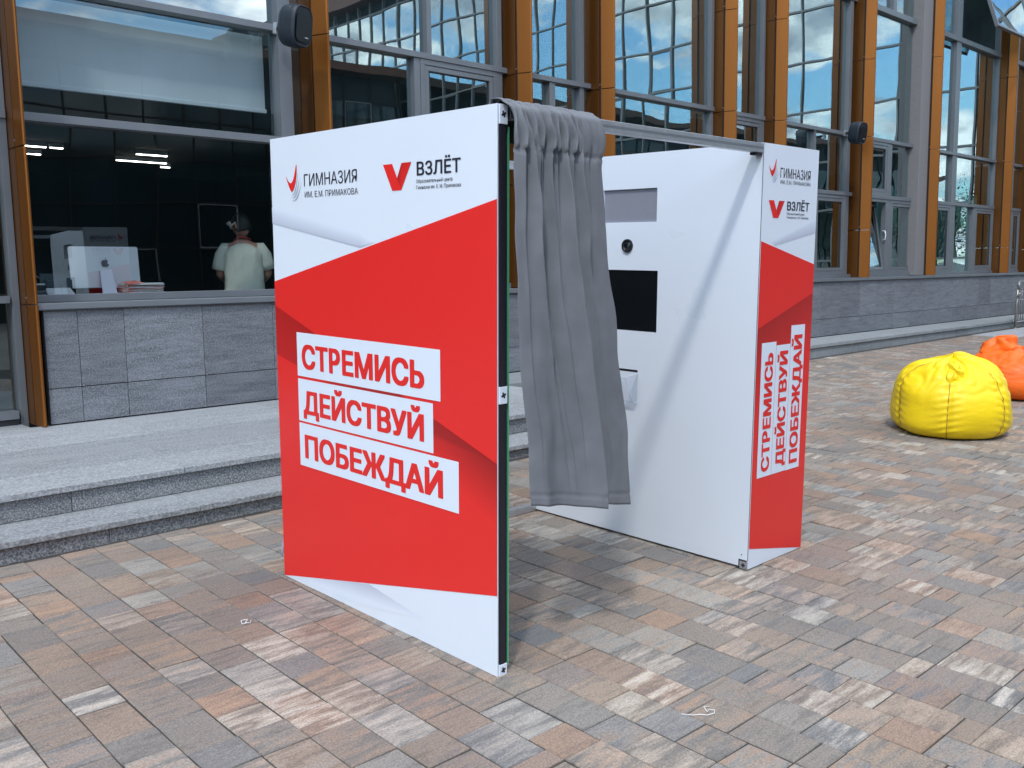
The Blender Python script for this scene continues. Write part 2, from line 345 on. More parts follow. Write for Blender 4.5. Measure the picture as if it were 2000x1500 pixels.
def paver_geo(x0, y0, x1, y1, V, F):
    g_ = .0028; b_ = .0034; dz = rnd.gauss(0, .0009); tx = rnd.gauss(0, .0016); ty = rnd.gauss(0, .0012)
    x0 += g_*rnd.uniform(.4, 1.3); x1 -= g_*rnd.uniform(.4, 1.3); y0 += g_*rnd.uniform(.3, 1.3); y1 -= g_*rnd.uniform(.3, 1.3)
    n = len(V); hz = lambda x, y: dz+tx*(x-x0)/.2+ty*(y-y0)/.2
    V += [(x0,y0,-.012),(x1,y0,-.012),(x1,y1,-.012),(x0,y1,-.012)]
    V += [(x0,y0,hz(x0,y0)-b_),(x1,y0,hz(x1,y0)-b_),(x1,y1,hz(x1,y1)-b_),(x0,y1,hz(x0,y1)-b_)]
    a, b = x0+b_, x1-b_; c, d = y0+b_, y1-b_
    V += [(a,c,hz(a,c)),(b,c,hz(b,c)),(b,d,hz(b,d)),(a,d,hz(a,d))]
    F += [(n+8,n+9,n+10,n+11)]
    for i in range(4):
        j = (i+1) % 4; F.append((n+i, n+j, n+4+j, n+4+i)); F.append((n+4+i, n+4+j, n+8+j, n+8+i))
def pid(me, vals):
    at = me.attributes.new('pid', 'FLOAT_VECTOR', 'FACE'); at.data.foreach_set('vector', vals)
for s_, x0, y0, x1, y1 in pav[:300]:
    V, F = [], []; paver_geo(x0, y0, x1, y1, V, F)
    cx_, cy_ = (x0+x1)/2, (y0+y1)/2
    V = [(a-cx_, b-cy_, c) for a, b, c in V]
    me = bpy.data.meshes.new('paver'); me.from_pydata(V, [], F); me.materials.append(M['paver'])
    pid(me, [rnd.random(), rnd.random(), rnd.random()]*0 or [v for r3 in [(rnd.random(), rnd.random(), rnd.random())] for _ in F for v in r3])
    o = bpy.data.objects.new('paver', me); COL.objects.link(o); o.parent = plaza; o.location = (cx_, cy_, 0)
V, F, P = [], [], []
for s_, x0, y0, x1, y1 in pav[300:]:
    paver_geo(x0, y0, x1, y1, V, F); r3 = (rnd.random(), rnd.random(), rnd.random()); P += list(r3)*9
me = bpy.data.meshes.new('paver_field'); me.from_pydata(V, [], F); me.materials.append(M['paver']); pid(me, P)
o = bpy.data.objects.new('paver_field', me); COL.objects.link(o); o.parent = plaza; tag(o, kind='stuff')
pt = MB(); pt.box(15.25, 31, 3.56, 4.27, -.02, .003)
tag(pt.build('path', M['concrete'], xf=G), kind='structure')

# ================================================================ steps and ledge
XE = 4.0
steps = empty('entrance_steps', (0, 0, 0), 'two broad grey granite steps leading up to the dark glazed lobby front', 'steps')
def slabs(name, x0, x1, ln, y0, y1, z0, z1, m, parent, sl=0, gap=.0016, bev=.003):
    x = x0; i = 0
    while x < x1-.05:
        xe = min(x+ln*rnd.uniform(.92, 1.08), x1)
        b = MB(); b.box(x+gap, xe-gap, y0, y1, z0, z1)
        if sl: b.v = [(a, c, d+sl*(c-y0) if d > (z0+z1)/2 else d) for a, c, d in b.v]
        b.build(name, m, parent, bevel=bev); x = xe
T = [M['granite_top']]
slabs('riser_stone', -5, XE, 1.5, 2.565, 2.60, .0, .228, M['granite'], steps)
slabs('tread_slab', -5, XE+.02, 1.25, 2.54, 2.93, .2295, .262, M['granite_top'], steps)
slabs('riser_stone', -5, XE, 1.5, 2.915, 2.95, .264, .380, M['granite'], steps)
slabs('tread_slab', -5, XE+.02, 1.25, 2.89, 3.332, .3815, .416, M['granite_top'], steps, sl=.012)
slabs('platform_slab', -5, XE+.02, 1.1, 3.336, 4.14, .37, .4215, M['granite_top'], steps, sl=.012)
slabs('platform_slab', -5, XE+.02, 1.1, 4.144, 5.02, .37, .431, M['granite_top'], steps, sl=.012)
slabs('platform_slab', -5, -.05, 1.1, 5.024, 5.6, .37, .441, M['granite_top'], steps, sl=.0)
b = MB(); b.box(XE-.04, XE-.005, 2.60, 5.0, 0, .37); b.build('end_stone', M['granite'], steps)
ledge = empty('stone_ledge', (XE, 4.3, 0), 'long low granite ledge running along the foot of the slate wall', 'ledge')
inv = Matrix.Translation((-XE, -4.3, 0))
def slabs_l(name, x0, x1, ln, y0, y1, z0, z1, m, par, offs=(XE, 4.3, 0), ov=0):
    x = x0
    while x < x1-.05:
        xe = min(x+ln*rnd.uniform(.85, 1.15), x1); j = rnd.uniform(-ov, ov)
        b = MB(); b.box(x+.0015-offs[0], xe-.0015-offs[0], y0+j-offs[1], y1-offs[1], z0, z1); b.build(name, m, par, bevel=.003); x = xe
slabs_l('base_stone', XE+.02, 26, .62, 4.315, 4.36, .1, .386, M['ledge'], ledge, ov=.002)
slabs_l('cap_slab', XE+.02, 26, 1.7, 4.285, 4.985, .392, .440, M['ledge'], ledge, ov=.006)
bk = MB(); bk.box(.0, 22, .07, .68, .0, .388); bk.build('backing', M['joint'], ledge)

# ================================================================ school building
B = empty('school_building', (0, 5.0, 0), 'long glazed school facade with amber upright fins above a dark slate base', 'building')
OB = Vector((0, 5.0, 0)); XFB = Matrix.Translation(-OB)
def bp_(mb, name, m, parent=None, **k): return mb.build(name, m, parent or B, xf=XFB, **k)
# slate slabs
wallp = bp_(MB().box(.07, 26, 5.012, 5.10, .3, 1.30), 'slate_wall', M['seam'])
xs_ = [.075, .312, .656, 1.294, 1.933]
while xs_[-1] < 25.5: xs_.append(xs_[-1]+.632)
for i in range(len(xs_)-1):
    for z0, z1 in ((.452, .712), (.718, 1.293)):
        bp_(MB().box(xs_[i]+.002, xs_[i+1]-.002, 4.98+rnd.uniform(-.001, .0015), 5.011, z0, z1), 'slate_slab', M['slate'], wallp, bevel=.0015)
for i in range(1, 9):
    for z in (.715,):
        for dx_ in (-.012, .012):
            bp_(MB().tube([(xs_[i]+dx_, 4.972, z+.008), (xs_[i]+dx_, 4.982, z+.008)], .0045, 8), 'clamp', M['alu'], wallp)
# sill
bp_(MB().box(.02, 26, 4.955, 5.20, 1.302, 1.347), 'sill', M['frame'], bevel=.003)
bp_(MB().box(.02, 26, 4.952, 4.956, 1.296, 1.303), 'sill_drip', M['frame_dark'])

# amber fins
FIN_O = [0.0, 2.465, 4.965, 6.305, 8.80, 10.07, 12.63, 15.56, 19.10, 20.6, 23.2]
FIN = [0.0, 2.49, 5.00, 6.345, 8.845, 10.115, 12.79, 15.39, 19.05, 20.6, 23.2, -2.6]
JO = [1.34, 2.2, 3.625, 5.05, 6.4]
def fin(x, k):
    zb = .44 if x < .1 else 1.349
    f = empty('fin', (x, 0, 0), parent=B)
    js = [zb]+[j+ (0 if abs(j-3.625) < .01 or j < 1.4 else rnd.uniform(-.35, .35)) for j in JO if j > zb+.2 and (j > 1.4 or x < .1)]+[9.4]
    if x > .1 and k % 3 == 1: js = [q for q in js if not 1.5 < q < 3]
    xo, yo = x, 5.0
    W_ = .035 if x < .1 else .085
    inner = [(0, 5.30), (0, 5.097), (.05, 5.097), (.05, 5.30)]
    if x < .1: outer = [(.0, 5.078), (.012, 4.935), (.022, 4.925), (.034, 4.935), (.05, 5.078)]
    else: outer = [(0, 5.068), (.062, 4.928), (.07, 4.919), (.082, 4.919), (.09, 4.93), (.13, 5.068)]
    for a, c in zip(js[:-1], js[1:]):
        for pl, nm in ((inner, 'inner_panel'), (outer, 'outer_panel')):
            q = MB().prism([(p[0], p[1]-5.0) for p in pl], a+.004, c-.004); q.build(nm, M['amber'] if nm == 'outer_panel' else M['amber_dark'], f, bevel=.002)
    MB().box(.014, .044, .066, .1, zb, 9.4).build('spine', M['seam'], f)
    for a in js[1:-1]:
        MB().tube([(-.004, .084, a+.05), (.004, .084, a+.05)], .006, 6).build('screw', M['alu'], f)
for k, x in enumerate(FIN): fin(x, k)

YF0, YF1 = 5.235, 5.33         # frame depth
TR = {1: (2.688, 2.748), 2: (3.648, 3.704), 3: (5.78, 5.872), 4: (7.9, 7.98)}
HP = 9.3
for nm, (a, c) in TR.items():
    for i, (xa, xb) in enumerate(zip([-2.55, .055]+[q+.11 for q in FIN[1:10]], [-.008]+[q-.006 for q in FIN[1:11]])):
        if nm == 1 and False: continue
        xa_ = xa
        bp_(MB().box(xa_, xb, YF0-.02, YF1, a, c), 'transom', M['frame'], bevel=.002)
def XM(x):
    for o_, n_ in zip(FIN_O, FIN):
        if -.001 <= o_-x <= .012: return n_-.005
        if 0 < x-o_ <= .165: return n_+min(x-o_, .125)
    v = x+.055*(x+2.13)/7.56
    for n_ in FIN:
        if x < n_ and v > n_-.012: v = n_-.012
    return v
def mull(x0, x1, z0, z1, y=YF0-.004):
    x0, x1 = XM(x0), XM(x1)
    if x1-x0 < .03: x0 = x1-.05
    bp_(MB().box(x0, x1, y, YF1+.01, z0, z1), 'mullion', M['frame'], bevel=.002)
PT = {}
def pane(x0, x1, z0, z1, m='glass', y=5.295, parent=None):
    x0, x1 = XM(x0), XM(x1)
    if x1-x0 < .02: return None
    w_ = (x1-x0)/2; h_ = (z1-z0)/2
    b = MB(); b.quad((-w_, 0, -h_), (w_, 0, -h_), (w_, 0, h_), (-w_, 0, h_))
    o = b.build('pane', M[m], parent or B); o.location = ((x0+x1)/2, y-5.0, (z0+z1)/2)
    o.rotation_euler = (rnd.gauss(0, .0025), 0, rnd.gauss(0, .0025)); return o
def sash(x0, x1, z0, z1, m='glass', tilt=0, handle=False):
    x0, x1 = XM(x0), XM(x1)
    wroot = empty('window', (x0, .255, z0), parent=B)
    W_, H_ = x1-x0, z1-z0; t_ = .055
    f = MB(); 
    for a in ((0, W_, 0, t_), (0, W_, H_-t_, H_), (0, t_, t_, H_-t_), (W_-t_, W_, t_, H_-t_)):
        f.box(a[0], a[1], -.028, .06, a[2], a[3])
    f.build('frame', M['frame'], wroot, bevel=.003)
    s = empty('sash', (t_+.004, .0, t_+.004), parent=wroot) if False else None
    t2 = .05; a0, a1, b0, b1 = t_+.004, W_-t_-.004, t_+.004, H_-t_-.004
    sm = MB()
    for a in ((a0, a1, b0, b0+t2), (a0, a1, b1-t2, b1), (a0, a0+t2, b0+t2, b1-t2), (a1-t2, a1, b0+t2, b1-t2)):
        sm.box(a[0], a[1], -.022, .04, a[2]-b0, a[3]-b0)
    so = sm.build('sash', M['frame'], wroot, bevel=.003); so.location = (0, 0, b0)
    gk = MB()
    for a in ((a0+t2, a1-t2, t2, t2+.008), (a0+t2, a1-t2, b1-b0-t2-.008, b1-b0-t2), (a0+t2, a0+t2+.008, t2+.008, b1-b0-t2-.008), (a1-t2-.008, a1-t2, t2+.008, b1-b0-t2-.008)):
        gk.box(a[0], a[1], -.012, .02, a[2], a[3])
    go = gk.build('gasket', M['frame_dark'], wroot); go.location = (0, 0, b0)
    pb = MB(); pb.quad((a0+t2, .004, t2), (a1-t2, .004, t2), (a1-t2, .004, b1-b0-t2), (a0+t2, .004, b1-b0-t2))
    po = pb.build('pane', M[m], wroot); po.location = (0, 0, b0)
    for o_ in (so, go, po): o_.rotation_euler = (-tilt, 0, 0)
    if handle:
        h = MB(); hx = a1-.03
        h.tube([(hx, -.028, .52), (hx, -.075, .53), (hx, -.085, .60), (hx, -.075, .67), (hx, -.028, .68)], .011, 8)
        ho = h.build('handle', M['white'], wroot, smooth=True); ho.location = (0, 0, b0); ho.rotation_euler = (-tilt*.35, 0, 0)
    return wroot
SB = (1.349, 1.405)
for xa, xb in zip([.055]+[q+.11 for q in FIN[1:10]], [q-.006 for q in FIN[1:11]]):
    bp_(MB().box(xa, xb, YF0-.03, YF1, SB[0], SB[1]), 'bottom_rail', M['frame'], bevel=.002)
Z1, Z2, Z3, Z4, ZT = SB[1], TR[1], TR[2], TR[3], TR[4]
def col(x0, x1, segs, m='glass'):
    for a, c in segs: pane(x0, x1, a, c, m)
LOW = (Z1, Z2[0]); MID = (Z2[1], Z3[0]); UP = (Z3[1], Z4[0]); TOP = (Z4[1], ZT[0]); TT = (ZT[1], HP)
ALL = [LOW, MID, UP, TOP, TT]
# bay 0: lobby door front left of the first fin
bp_(MB().box(-2.5, -.075, YF0-.03, YF1, .49, .548), 'bottom_rail', M['frame'])
bp_(MB().box(-2.5, -.075, YF0-.02, YF1, 1.352, 1.404), 'transom', M['frame'])
bp_(MB().box(-2.5, -.075, YF0, YF1-.01, .42, .487), 'plinth_strip', M['frame_dark'])
mull(-.072, -.012, .42, HP)
pane(-2.5, -.075, .55, 1.35, 'glass_low'); pane(-2.5, -.075, 1.406, Z2[0], 'glass_low'); pane(-2.5, -.075, Z2[1], Z3[0], 'glass_low'); col(-2.5, -.075, [UP, TOP, TT])
# bay 1 lobby window
mull(2.20, 2.325, Z1, HP, YF0-.03)
pl_ = pane(.055, 2.208, *LOW, 'glass_low'); pl_.rotation_euler = (0, 0, -.026); pane(.055, 2.208, *MID, 'glass_low'); col(.055, 2.208, [UP, TOP, TT], 'glass')
col(2.335, 2.456, ALL)
# bay 2
mull(3.70, 3.772, Z1, Z3[0]); mull(3.872, 3.928, Z3[1], HP); mull(4.808, 4.878, Z1, HP)
col(2.58, 3.698, [LOW, MID]); col(2.58, 3.87, [UP, TOP, TT]); sash(3.776, 4.806, MID[0], MID[1]); pane(3.776, 4.806, *LOW)
col(3.93, 4.806, [UP, TOP, TT]); col(4.88, 4.957, ALL)
# bay 3
mull(5.60, 5.69, Z1, Z3[0]); mull(6.102, 6.173, Z1, HP)
col(5.08, 5.598, [LOW, MID]); col(5.692, 6.10, [LOW, MID]); col(5.08, 6.10, [UP, TOP, TT]); col(6.175, 6.297, ALL)
# bay 4
mull(8.69, 8.762, Z1, HP); col(6.42, 8.688, ALL); col(8.764, 8.792, ALL)
# bay 5
mull(9.966, 10.034, Z1, HP); sash(8.92, 9.964, *MID); col(8.92, 9.964, [LOW, UP, TOP, TT]); col(10.036, 10.062, ALL)
# bay 6
mull(11.44, 11.50, Z2[1], Z3[0]); mull(11.44, 11.50, Z1, Z2[0]); mull(12.49, 12.592, Z1, HP)
col(10.19, 11.438, [MID]); col(11.502, 12.488, [MID]); col(10.19, 12.488, [UP, TOP, TT]); sash(11.502, 12.488, *LOW); pane(10.19, 11.438, *LOW); col(12.594, 12.62, ALL)
# bay 7
mull(13.99, 14.11, Z1, Z3[0]); sash(12.75, 13.988, *MID); pane(14.112, 15.14, *MID)
sash(12.75, 13.988, *LOW, tilt=.16, handle=True); sash(14.112, 15.14, *LOW)
col(12.75, 13.99, [TOP, TT]); col(12.75, 15.14, [UP]); mull(13.99, 14.11, Z4[1], HP); col(14.112, 15.14, [TOP, TT])
bp_(MB().box(15.02, 15.384, 5.10, 5.4, Z1-.05, HP), 'column', M['column'], bevel=.004)
# bay 8
mull(16.69, 16.90, Z1, HP); mull(19.03, 19.092, Z1, HP)
sash(15.69, 16.688, *LOW); col(15.69, 16.688, [MID, UP, TOP, TT])
mull(17.80, 17.905, Z1, Z2[0]); pane(16.902, 17.798, *LOW); sash(17.906, 19.028, *LOW)
col(16.902, 19.028, [MID, UP, TT]); 
# open top-hung vent in bay 8
vent = empty('window', (17.04, .235, TOP[0]), parent=B)
vw, vh = 2.12, TOP[1]-TOP[0]
fm = MB()
for a in ((0, vw, 0, .05), (0, vw, vh-.05, vh), (0, .05, .05, vh-.05), (vw-.05, vw, .05, vh-.05)): fm.box(a[0], a[1], -.02, .04, a[2]-vh, a[3]-vh)
fo = fm.build('sash', M['frame'], vent); fo.location = (0, 0, vh); fo.rotation_euler = (-.32, 0, 0)
po = MB(); po.quad((.05, .004, .05-vh), (vw-.05, .004, .05-vh), (vw-.05, .004, -.05), (.05, .004, -.05)); po = po.build('pane', M['glass'], vent); po.location = (0, 0, vh); po.rotation_euler = (-.32, 0, 0)
# bays 9+
for xa, xb in ((19.22, 20.59), (20.72, 23.19), (23.32, 25.9)):
    xm = (xa+xb)/2; mull(xm-.04, xm+.04, Z1, HP); sash(xa, xm-.042, *LOW); sash(xm+.042, xb, *LOW); col(xa, xm-.042, ALL[1:]); col(xm+.042, xb, ALL[1:])
# roof edge, rooms behind the glass
rm = MB(); rm.box(-2.6, 26, 5.05, 6.0, HP, HP+.9); bp_(rm, 'roof_edge', M['brown'])
rooms = MB()
rooms.box(-8, 26, 12.2, 12.4, .3, HP); rooms.box(-8, 26, 5.3, 12.4, 3.05, 3.66) if False else None
rooms.box(-8.2, -8, 5.3, 12.4, .3, HP); rooms.box(26, 26.2, 5.0, 12.4, .1, HP)
rooms.box(-8, 26, 5.29, 12.2, HP, HP+.1)
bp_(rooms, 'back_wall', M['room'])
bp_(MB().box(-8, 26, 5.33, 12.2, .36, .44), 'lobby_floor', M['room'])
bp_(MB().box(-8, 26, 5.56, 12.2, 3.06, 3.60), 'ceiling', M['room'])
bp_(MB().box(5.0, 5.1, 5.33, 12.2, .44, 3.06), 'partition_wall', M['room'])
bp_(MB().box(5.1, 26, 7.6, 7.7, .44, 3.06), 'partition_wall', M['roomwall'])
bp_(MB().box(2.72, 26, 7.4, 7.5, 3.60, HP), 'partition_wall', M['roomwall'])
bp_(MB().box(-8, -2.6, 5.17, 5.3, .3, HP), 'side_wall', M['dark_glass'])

# drapes and blind behind the glass
def drape(x0, x1, z0, z1, y, label):
    nx = 60; v = MB()
    for j in range(2):
        for i in range(nx+1):
            t = i/nx; v.v.append((t*(x1-x0), .05*math.sin(t*(x1-x0)*38)+.02*math.sin(t*(x1-x0)*91), (z0, z1)[j]-z0))
    for i in range(nx): v.f.append((i, i+1, nx+2+i, nx+1+i)); v.m.append(0)
    o = v.build('window_drape', M['drape'], smooth=True); o.location = (x0, y, z0)
    tag(o, label, 'curtain', 'teal drapes behind the ground floor windows'); return o
drape(14.5, 15.3, 1.42, 3.0, 5.62, 'teal drape behind the window just left of the plain grey column')
drape(13.6, 14.1, 1.42, 3.0, 5.85, 'teal drape seen in shade beside the tilted open window')
drape(17.1, 17.9, 1.42, 3.0, 5.62, 'teal drape behind the middle lower window of the bay right of the grey column')
drape(18.2, 19.0, 1.42, 3.0, 5.62, 'teal drape behind the lower window next to the farthest full fin')
bl = empty('roller_blind', (.15, 5.45, 2.98), 'half lowered pale roller blind inside the big lobby window', 'blind')
MB().box(0, 2.06, -.002, .002, .03, .66).build('fabric', M['blind'], bl)
MB().box(-.01, 2.07, -.014, .014, -.005, .03).build('bottom_bar', M['blind'], bl, bevel=.004)
MB().box(2.13, 2.15, -.02, .02, -.0, .6).build('side_guide', M['frame'], bl)

# ceiling lights
def strip(x0, x1, y, label):
    t = empty('ceiling_light', ((x0+x1)/2, y, 3.0), label, 'ceiling light', 'slim ceiling lights in the lobby')
    h = (x1-x0)/2
    MB().box(-h, h, -.012, .012, .0, .008).build('diffuser', M['lamp'], t)
    MB().box(-h-.01, h+.01, -.018, .018, .009, .058).build('housing', M['white'], t)
strip(1.00, 1.485, 9.14, 'bright ceiling strip nearest the first amber fin, upper row')
strip(1.53, 1.665, 9.14, 'short ceiling strip at the right end of the left upper row')
strip(1.05, 1.64, 9.85, 'ceiling strip below the left pair, starting behind the first fin')
strip(2.51, 2.886, 9.14, 'ceiling strip in the upper row of the right hand group')
strip(2.546, 3.19, 9.87, 'longest ceiling strip, lower row of the right hand group')
strip(3.30, 3.42, 10.3, 'tiny ceiling strip below the longest one')

# ================================================================ lobby contents
ct = empty('reception_counter', (1.2, 5.75, .441), 'pale reception counter just inside the big lobby window', 'counter')
MB().box(-1.1, 2.2, -.42, .30, .90, .935).build('counter_top', M['counter'], ct, bevel=.004)
MB().box(-1.1, 2.2, -.36, .24, 0, .899).build('counter_front', M['room'], ct)
CZ = .441+.9365
mo = empty('desktop_computer', (.88, 5.92, CZ), 'silver desktop computer seen from behind on the counter', 'computer')
q = MB(); n = 24
def rrect(wd, ht, r, k=6):
    p = []
    for cx_, cz_, a0 in ((wd-r, ht-r, 0), (-wd+r, ht-r, 90), (-wd+r, -ht+r, 180), (wd-r, -ht+r, 270)):
        for i in range(k+1):
            a = R(a0+90*i/k); p.append((cx_+r*math.cos(a), cz_+r*math.sin(a)))
    return p
pl = rrect(.29, .175, .018)
q.prism(pl, -.012, .012); q.v = [(a, c, b) for a, b, c in q.v]
cs = q.build('case', M['screenback'], mo, bevel=.004); cs.location = (0, 0, .24); cs.rotation_euler = (R(-4), 0, 0)
st = MB(); st.quad((-.05,-.02,.22),(.05,-.02,.22),(.062,-.09,.008),(-.062,-.09,.008)); st.quad((-.05,-.014,.22),(.05,-.014,.22),(.062,-.084,.008),(-.062,-.084,.008)); st.box(-.07, .07, -.10, .09, 0, .008)
st.build('stand', M['white'], mo)
lg = MB(); ap = []
prof = [(0,.26),(.10,.30),(.2,.285),(.30,.20),(.20,.10),(.22,-.05),(.36,-.12),(.28,-.30),(.16,-.40),(.06,-.36),(0,-.35),(-.06,-.36),(-.16,-.40),(-.28,-.30),(-.36,-.12),(-.38,.05),(-.32,.20),(-.2,.285),(-.10,.30)]
# bite on the right is the dip at (.20,.10)
k_ = .088
lg.quad(*[(x*k_, 0, z*k_) for x, z in prof]); lg.quad(*[(x*k_, 0, z*k_) for x, z in [(0,.33),(.02,.44),(.10,.52),(.12,.42),(.07,.35)]])
lo = lg.build('logo', M['ink'], mo); lo.location = (0, -.0155, .275); lo.rotation_euler = (R(-4), 0, 0)
sk = empty('paper_stack', (1.02, 5.52, CZ), 'tall untidy stack of white and red papers in front of the computer', 'papers')
z = 0
for i in range(26):
    h = rnd.uniform(.0028, .0045); a = rnd.gauss(0, .06); m_ = M['paper_red'] if i in (4, 7, 9, 13, 14, 19) else M['paper']
    b = MB(); b.box(-.15, .15, -.105, .105, 0, h)
    o = b.build('sheet', m_, sk); o.location = (rnd.gauss(0, .006), rnd.gauss(0, .006), z); o.rotation_euler = (0, 0, a); z += h+.0004
b = MB(); b.box(-.075, .075, -.052, .052, 0, .0015); o = b.build('leaflet', M['paper_red'], sk); o.location = (-.09, -.07, z+.004); o.rotation_euler = (R(12), R(-5), .5)
for i, (x, y, a, L_) in enumerate([(.62, 5.50, .2, 'loose white sheets left of the paper stack'), (.78, 5.47, -.15, 'loose white sheet right against the paper stack'), (1.42, 5.50, .1, 'flat sheet of paper right of the paper stack'), (1.75, 5.48, -.06, 'flat sheet of paper nearest the standing person')]):
    p_ = MB(); nn = 6
    for j in range(nn+1):
        for k in range(nn+1): p_.v.append((-.15+.3*j/nn, -.1+.2*k/nn, .002+.012*abs(noise.noise(Vector((j*.6+i*7, k*.6, 0))))))
    for j in range(nn):
        for k in range(nn): a_ = j*(nn+1)+k; p_.f.append((a_, a_+nn+1, a_+nn+2, a_+1)); p_.m.append(0)
    o = p_.build('paper_sheet', M['paper']); o.location = (x, y, CZ); o.rotation_euler = (0, 0, a)
    tag(o, L_, 'paper', 'loose papers on the counter')
dv = empty('document_scanner', (.40, 5.62, CZ), 'dark document scanner with a pale sloping front by the first fin', 'scanner')
MB().box(-.10, .10, -.02, .12, 0, .14).build('body', M['tray'], dv, bevel=.006)
f_ = MB(); f_.quad((-.11,-.14,.008),(.09,-.14,.008),(.075,-.03,.075),(-.125,-.03,.075)); f_.quad((-.11,-.14,.0),(.09,-.14,.0),(.075,-.03,.062),(-.125,-.03,.062)); f_.quad((-.11,-.14,.0),(.09,-.14,0),(.09,-.14,.008),(-.11,-.14,.008))
f_.build('paper_tray', M['screenback'], dv)
MB().box(-.13, .10, .02, .03, .09, .19).build('input_tray', M['tray'], dv)
bx = empty('dark_box', (.22, 5.56, CZ), 'small stack of dark boxes squeezed beside the first fin', 'box')
MB().box(-.05, .05, -.06, .08, 0, .06).build('lower_box', M['tray'], bx, bevel=.004)
MB().box(-.045, .05, -.06, .07, .062, .10).build('upper_box', M['black'], bx, bevel=.004)
MB().box(-.05, .045, -.05, .06, .102, .112).build('white_lid', M['paper'], bx)
cb = MB(); cb.tube([(.12, 5.6, CZ+.24), (.20, 5.62, CZ+.20), (.28, 5.66, CZ+.15), (.33, 5.70, CZ+.03)], .003, 6)
tag(cb.build('thin_cable', M['cable'], smooth=True), 'thin pale cable curving down behind the document scanner', 'cable')

# person standing with their back to the window
def skin_mesh(name, verts, edges, radii, m, parent, sub=2, root=0):
    me = bpy.data.meshes.new(name); me.from_pydata([tuple(v) for v in verts], edges, [])
    o = bpy.data.objects.new(name, me); COL.objects.link(o)
    md = o.modifiers.new('skin', 'SKIN'); md.use_smooth_shade = True
    for i, r in enumerate(radii): me.skin_vertices[0].data[i].radius = (r if isinstance(r, tuple) else (r, r)); me.skin_vertices[0].data[i].use_root = (i == root)
    ss = o.modifiers.new('sub', 'SUBSURF'); ss.levels = sub; ss.render_levels = sub
    dg = bpy.context.evaluated_depsgraph_get(); e = bpy.data.meshes.new_from_object(o.evaluated_get(dg))
    o.modifiers.clear(); o.data = e; e.materials.clear(); e.materials.append(m); o.parent = parent
    return o
pe = empty('person', (2.24, 6.05, .441), 'person in a pale green T-shirt with red lanyard, back turned at the counter', 'person')
pe.rotation_euler = (0, 0, R(-28)); pe.scale = (.97,)*3
# faces +y (away from the glass)
V_ = [(0,0,.92),(0,.0,1.10),(0,.01,1.27),(0,0,1.40),(0,.015,1.47),(-.005,.03,1.52), # spine, neck
      (-.17,0,1.385),(-.235,.02,1.14),(-.17,.22,1.05),(-.16,.27,1.045),
      (.17,0,1.385),(.235,.02,1.14),(.17,.22,1.05),(.16,.27,1.045),
      (-.10,0,.86),(-.105,.01,.48),(-.11,-.02,.10),(-.115,.10,.04),
      (.10,0,.86),(.105,.01,.48),(.11,-.02,.10),(.115,.10,.04)]
E_ = [(0,1),(1,2),(2,3),(3,4),(4,5),(3,6),(6,7),(7,8),(8,9),(3,10),(10,11),(11,12),(12,13),(0,14),(14,15),(15,16),(16,17),(0,18),(18,19),(19,20),(20,21)]
R_ = [(.16,.11),(.145,.10),(.165,.11),(.12,.075),(.052,.055),(.052,.055),.055,.044,.03,.028,.055,.044,.03,.028,.085,.058,.042,.035,.085,.058,.042,.035]
body = skin_mesh('body', V_, E_, R_, M['skin'], pe)
# head turned to the left
hd = MB(); nu, nv = 28, 20
for j in range(nv+1):
    ph = math.pi*j/nv
    for i in range(nu):
        th_ = 2*math.pi*i/nu; x = math.sin(ph)*math.cos(th_); y = math.sin(ph)*math.sin(th_); zz = math.cos(ph)
        fy = 1.0; X, Y, Z_ = .074*x, .094*y, .118*zz
        if zz < 0: X *= 1-.28*(-zz); Y *= 1-.12*(-zz)
        if y > .5 and abs(x) < .22 and -.35 < zz < .12: Y += .016*(1-abs(x)/.22)           # nose
        if y > .5 and .02 < zz < .2 and .2 < abs(x) < .5: Y -= .006                        # eye sockets
        if y > .5 and -.55 < zz < -.42 and abs(x) < .3: Y += .004                          # lips
        hd.v.append((X, Y, Z_))
for j in range(nv):
    for i in range(nu): hd.f.append((j*nu+i, j*nu+(i+1) % nu, (j+1)*nu+(i+1) % nu, (j+1)*nu+i)); hd.m.append(0)
HM = Matrix.Translation((-.01, .045, 1.605)) @ Matrix.Rotation(R(48), 4, 'Z') @ Matrix.Rotation(R(-14), 4, 'X')
hd.build('head', M['skin'], pe, smooth=True, xf=HM)
for s_ in (-1, 1):
    e_ = MB(); e_.tube([(s_*.072, -.004, .028), (s_*.084, -.012, .022), (s_*.084, -.012, -.005), (s_*.074, -.002, -.028)], .009, 6, radii=[.008,.013,.011,.006]); e_.build('ear', M['skin'], pe, smooth=True, xf=HM)
ha = MB()
for j in range(nv+1):
    ph = math.pi*j/nv
    for i in range(nu):
        th_ = 2*math.pi*i/nu; x = math.sin(ph)*math.cos(th_); y = math.sin(ph)*math.sin(th_); zz = math.cos(ph)
        k = 1.12+.04*noise.noise(Vector((x*3, y*3, zz*3)))
        lim = -.55 if y < .1 else (.25 if y > .55 else -.55+.8*(y-.1)/.45)
        if zz < lim: k = .90
        ha.v.append((.074*x*k, .094*y*k-.004, .118*zz*k+.004))
for j in range(nv):
    for i in range(nu): ha.f.append((j*nu+i, j*nu+(i+1) % nu, (j+1)*nu+(i+1) % nu, (j+1)*nu+i)); ha.m.append(0)
ha.build('hair', M['hair'], pe, smooth=True, xf=HM)
vz = MB()
for i in range(17):
    a = R(20+140*i/16); 
    for rr, zz in ((1.14, .02), (1.22+.35*math.sin(R(180*i/16)), .055)): vz.v.append((.078*math.cos(a)*rr, .098*math.sin(a)*rr, zz+(.012 if rr > 1.15 else 0)))
for i in range(16): vz.f.append((2*i, 2*i+1, 2*i+3, 2*i+2)); vz.m.append(0)
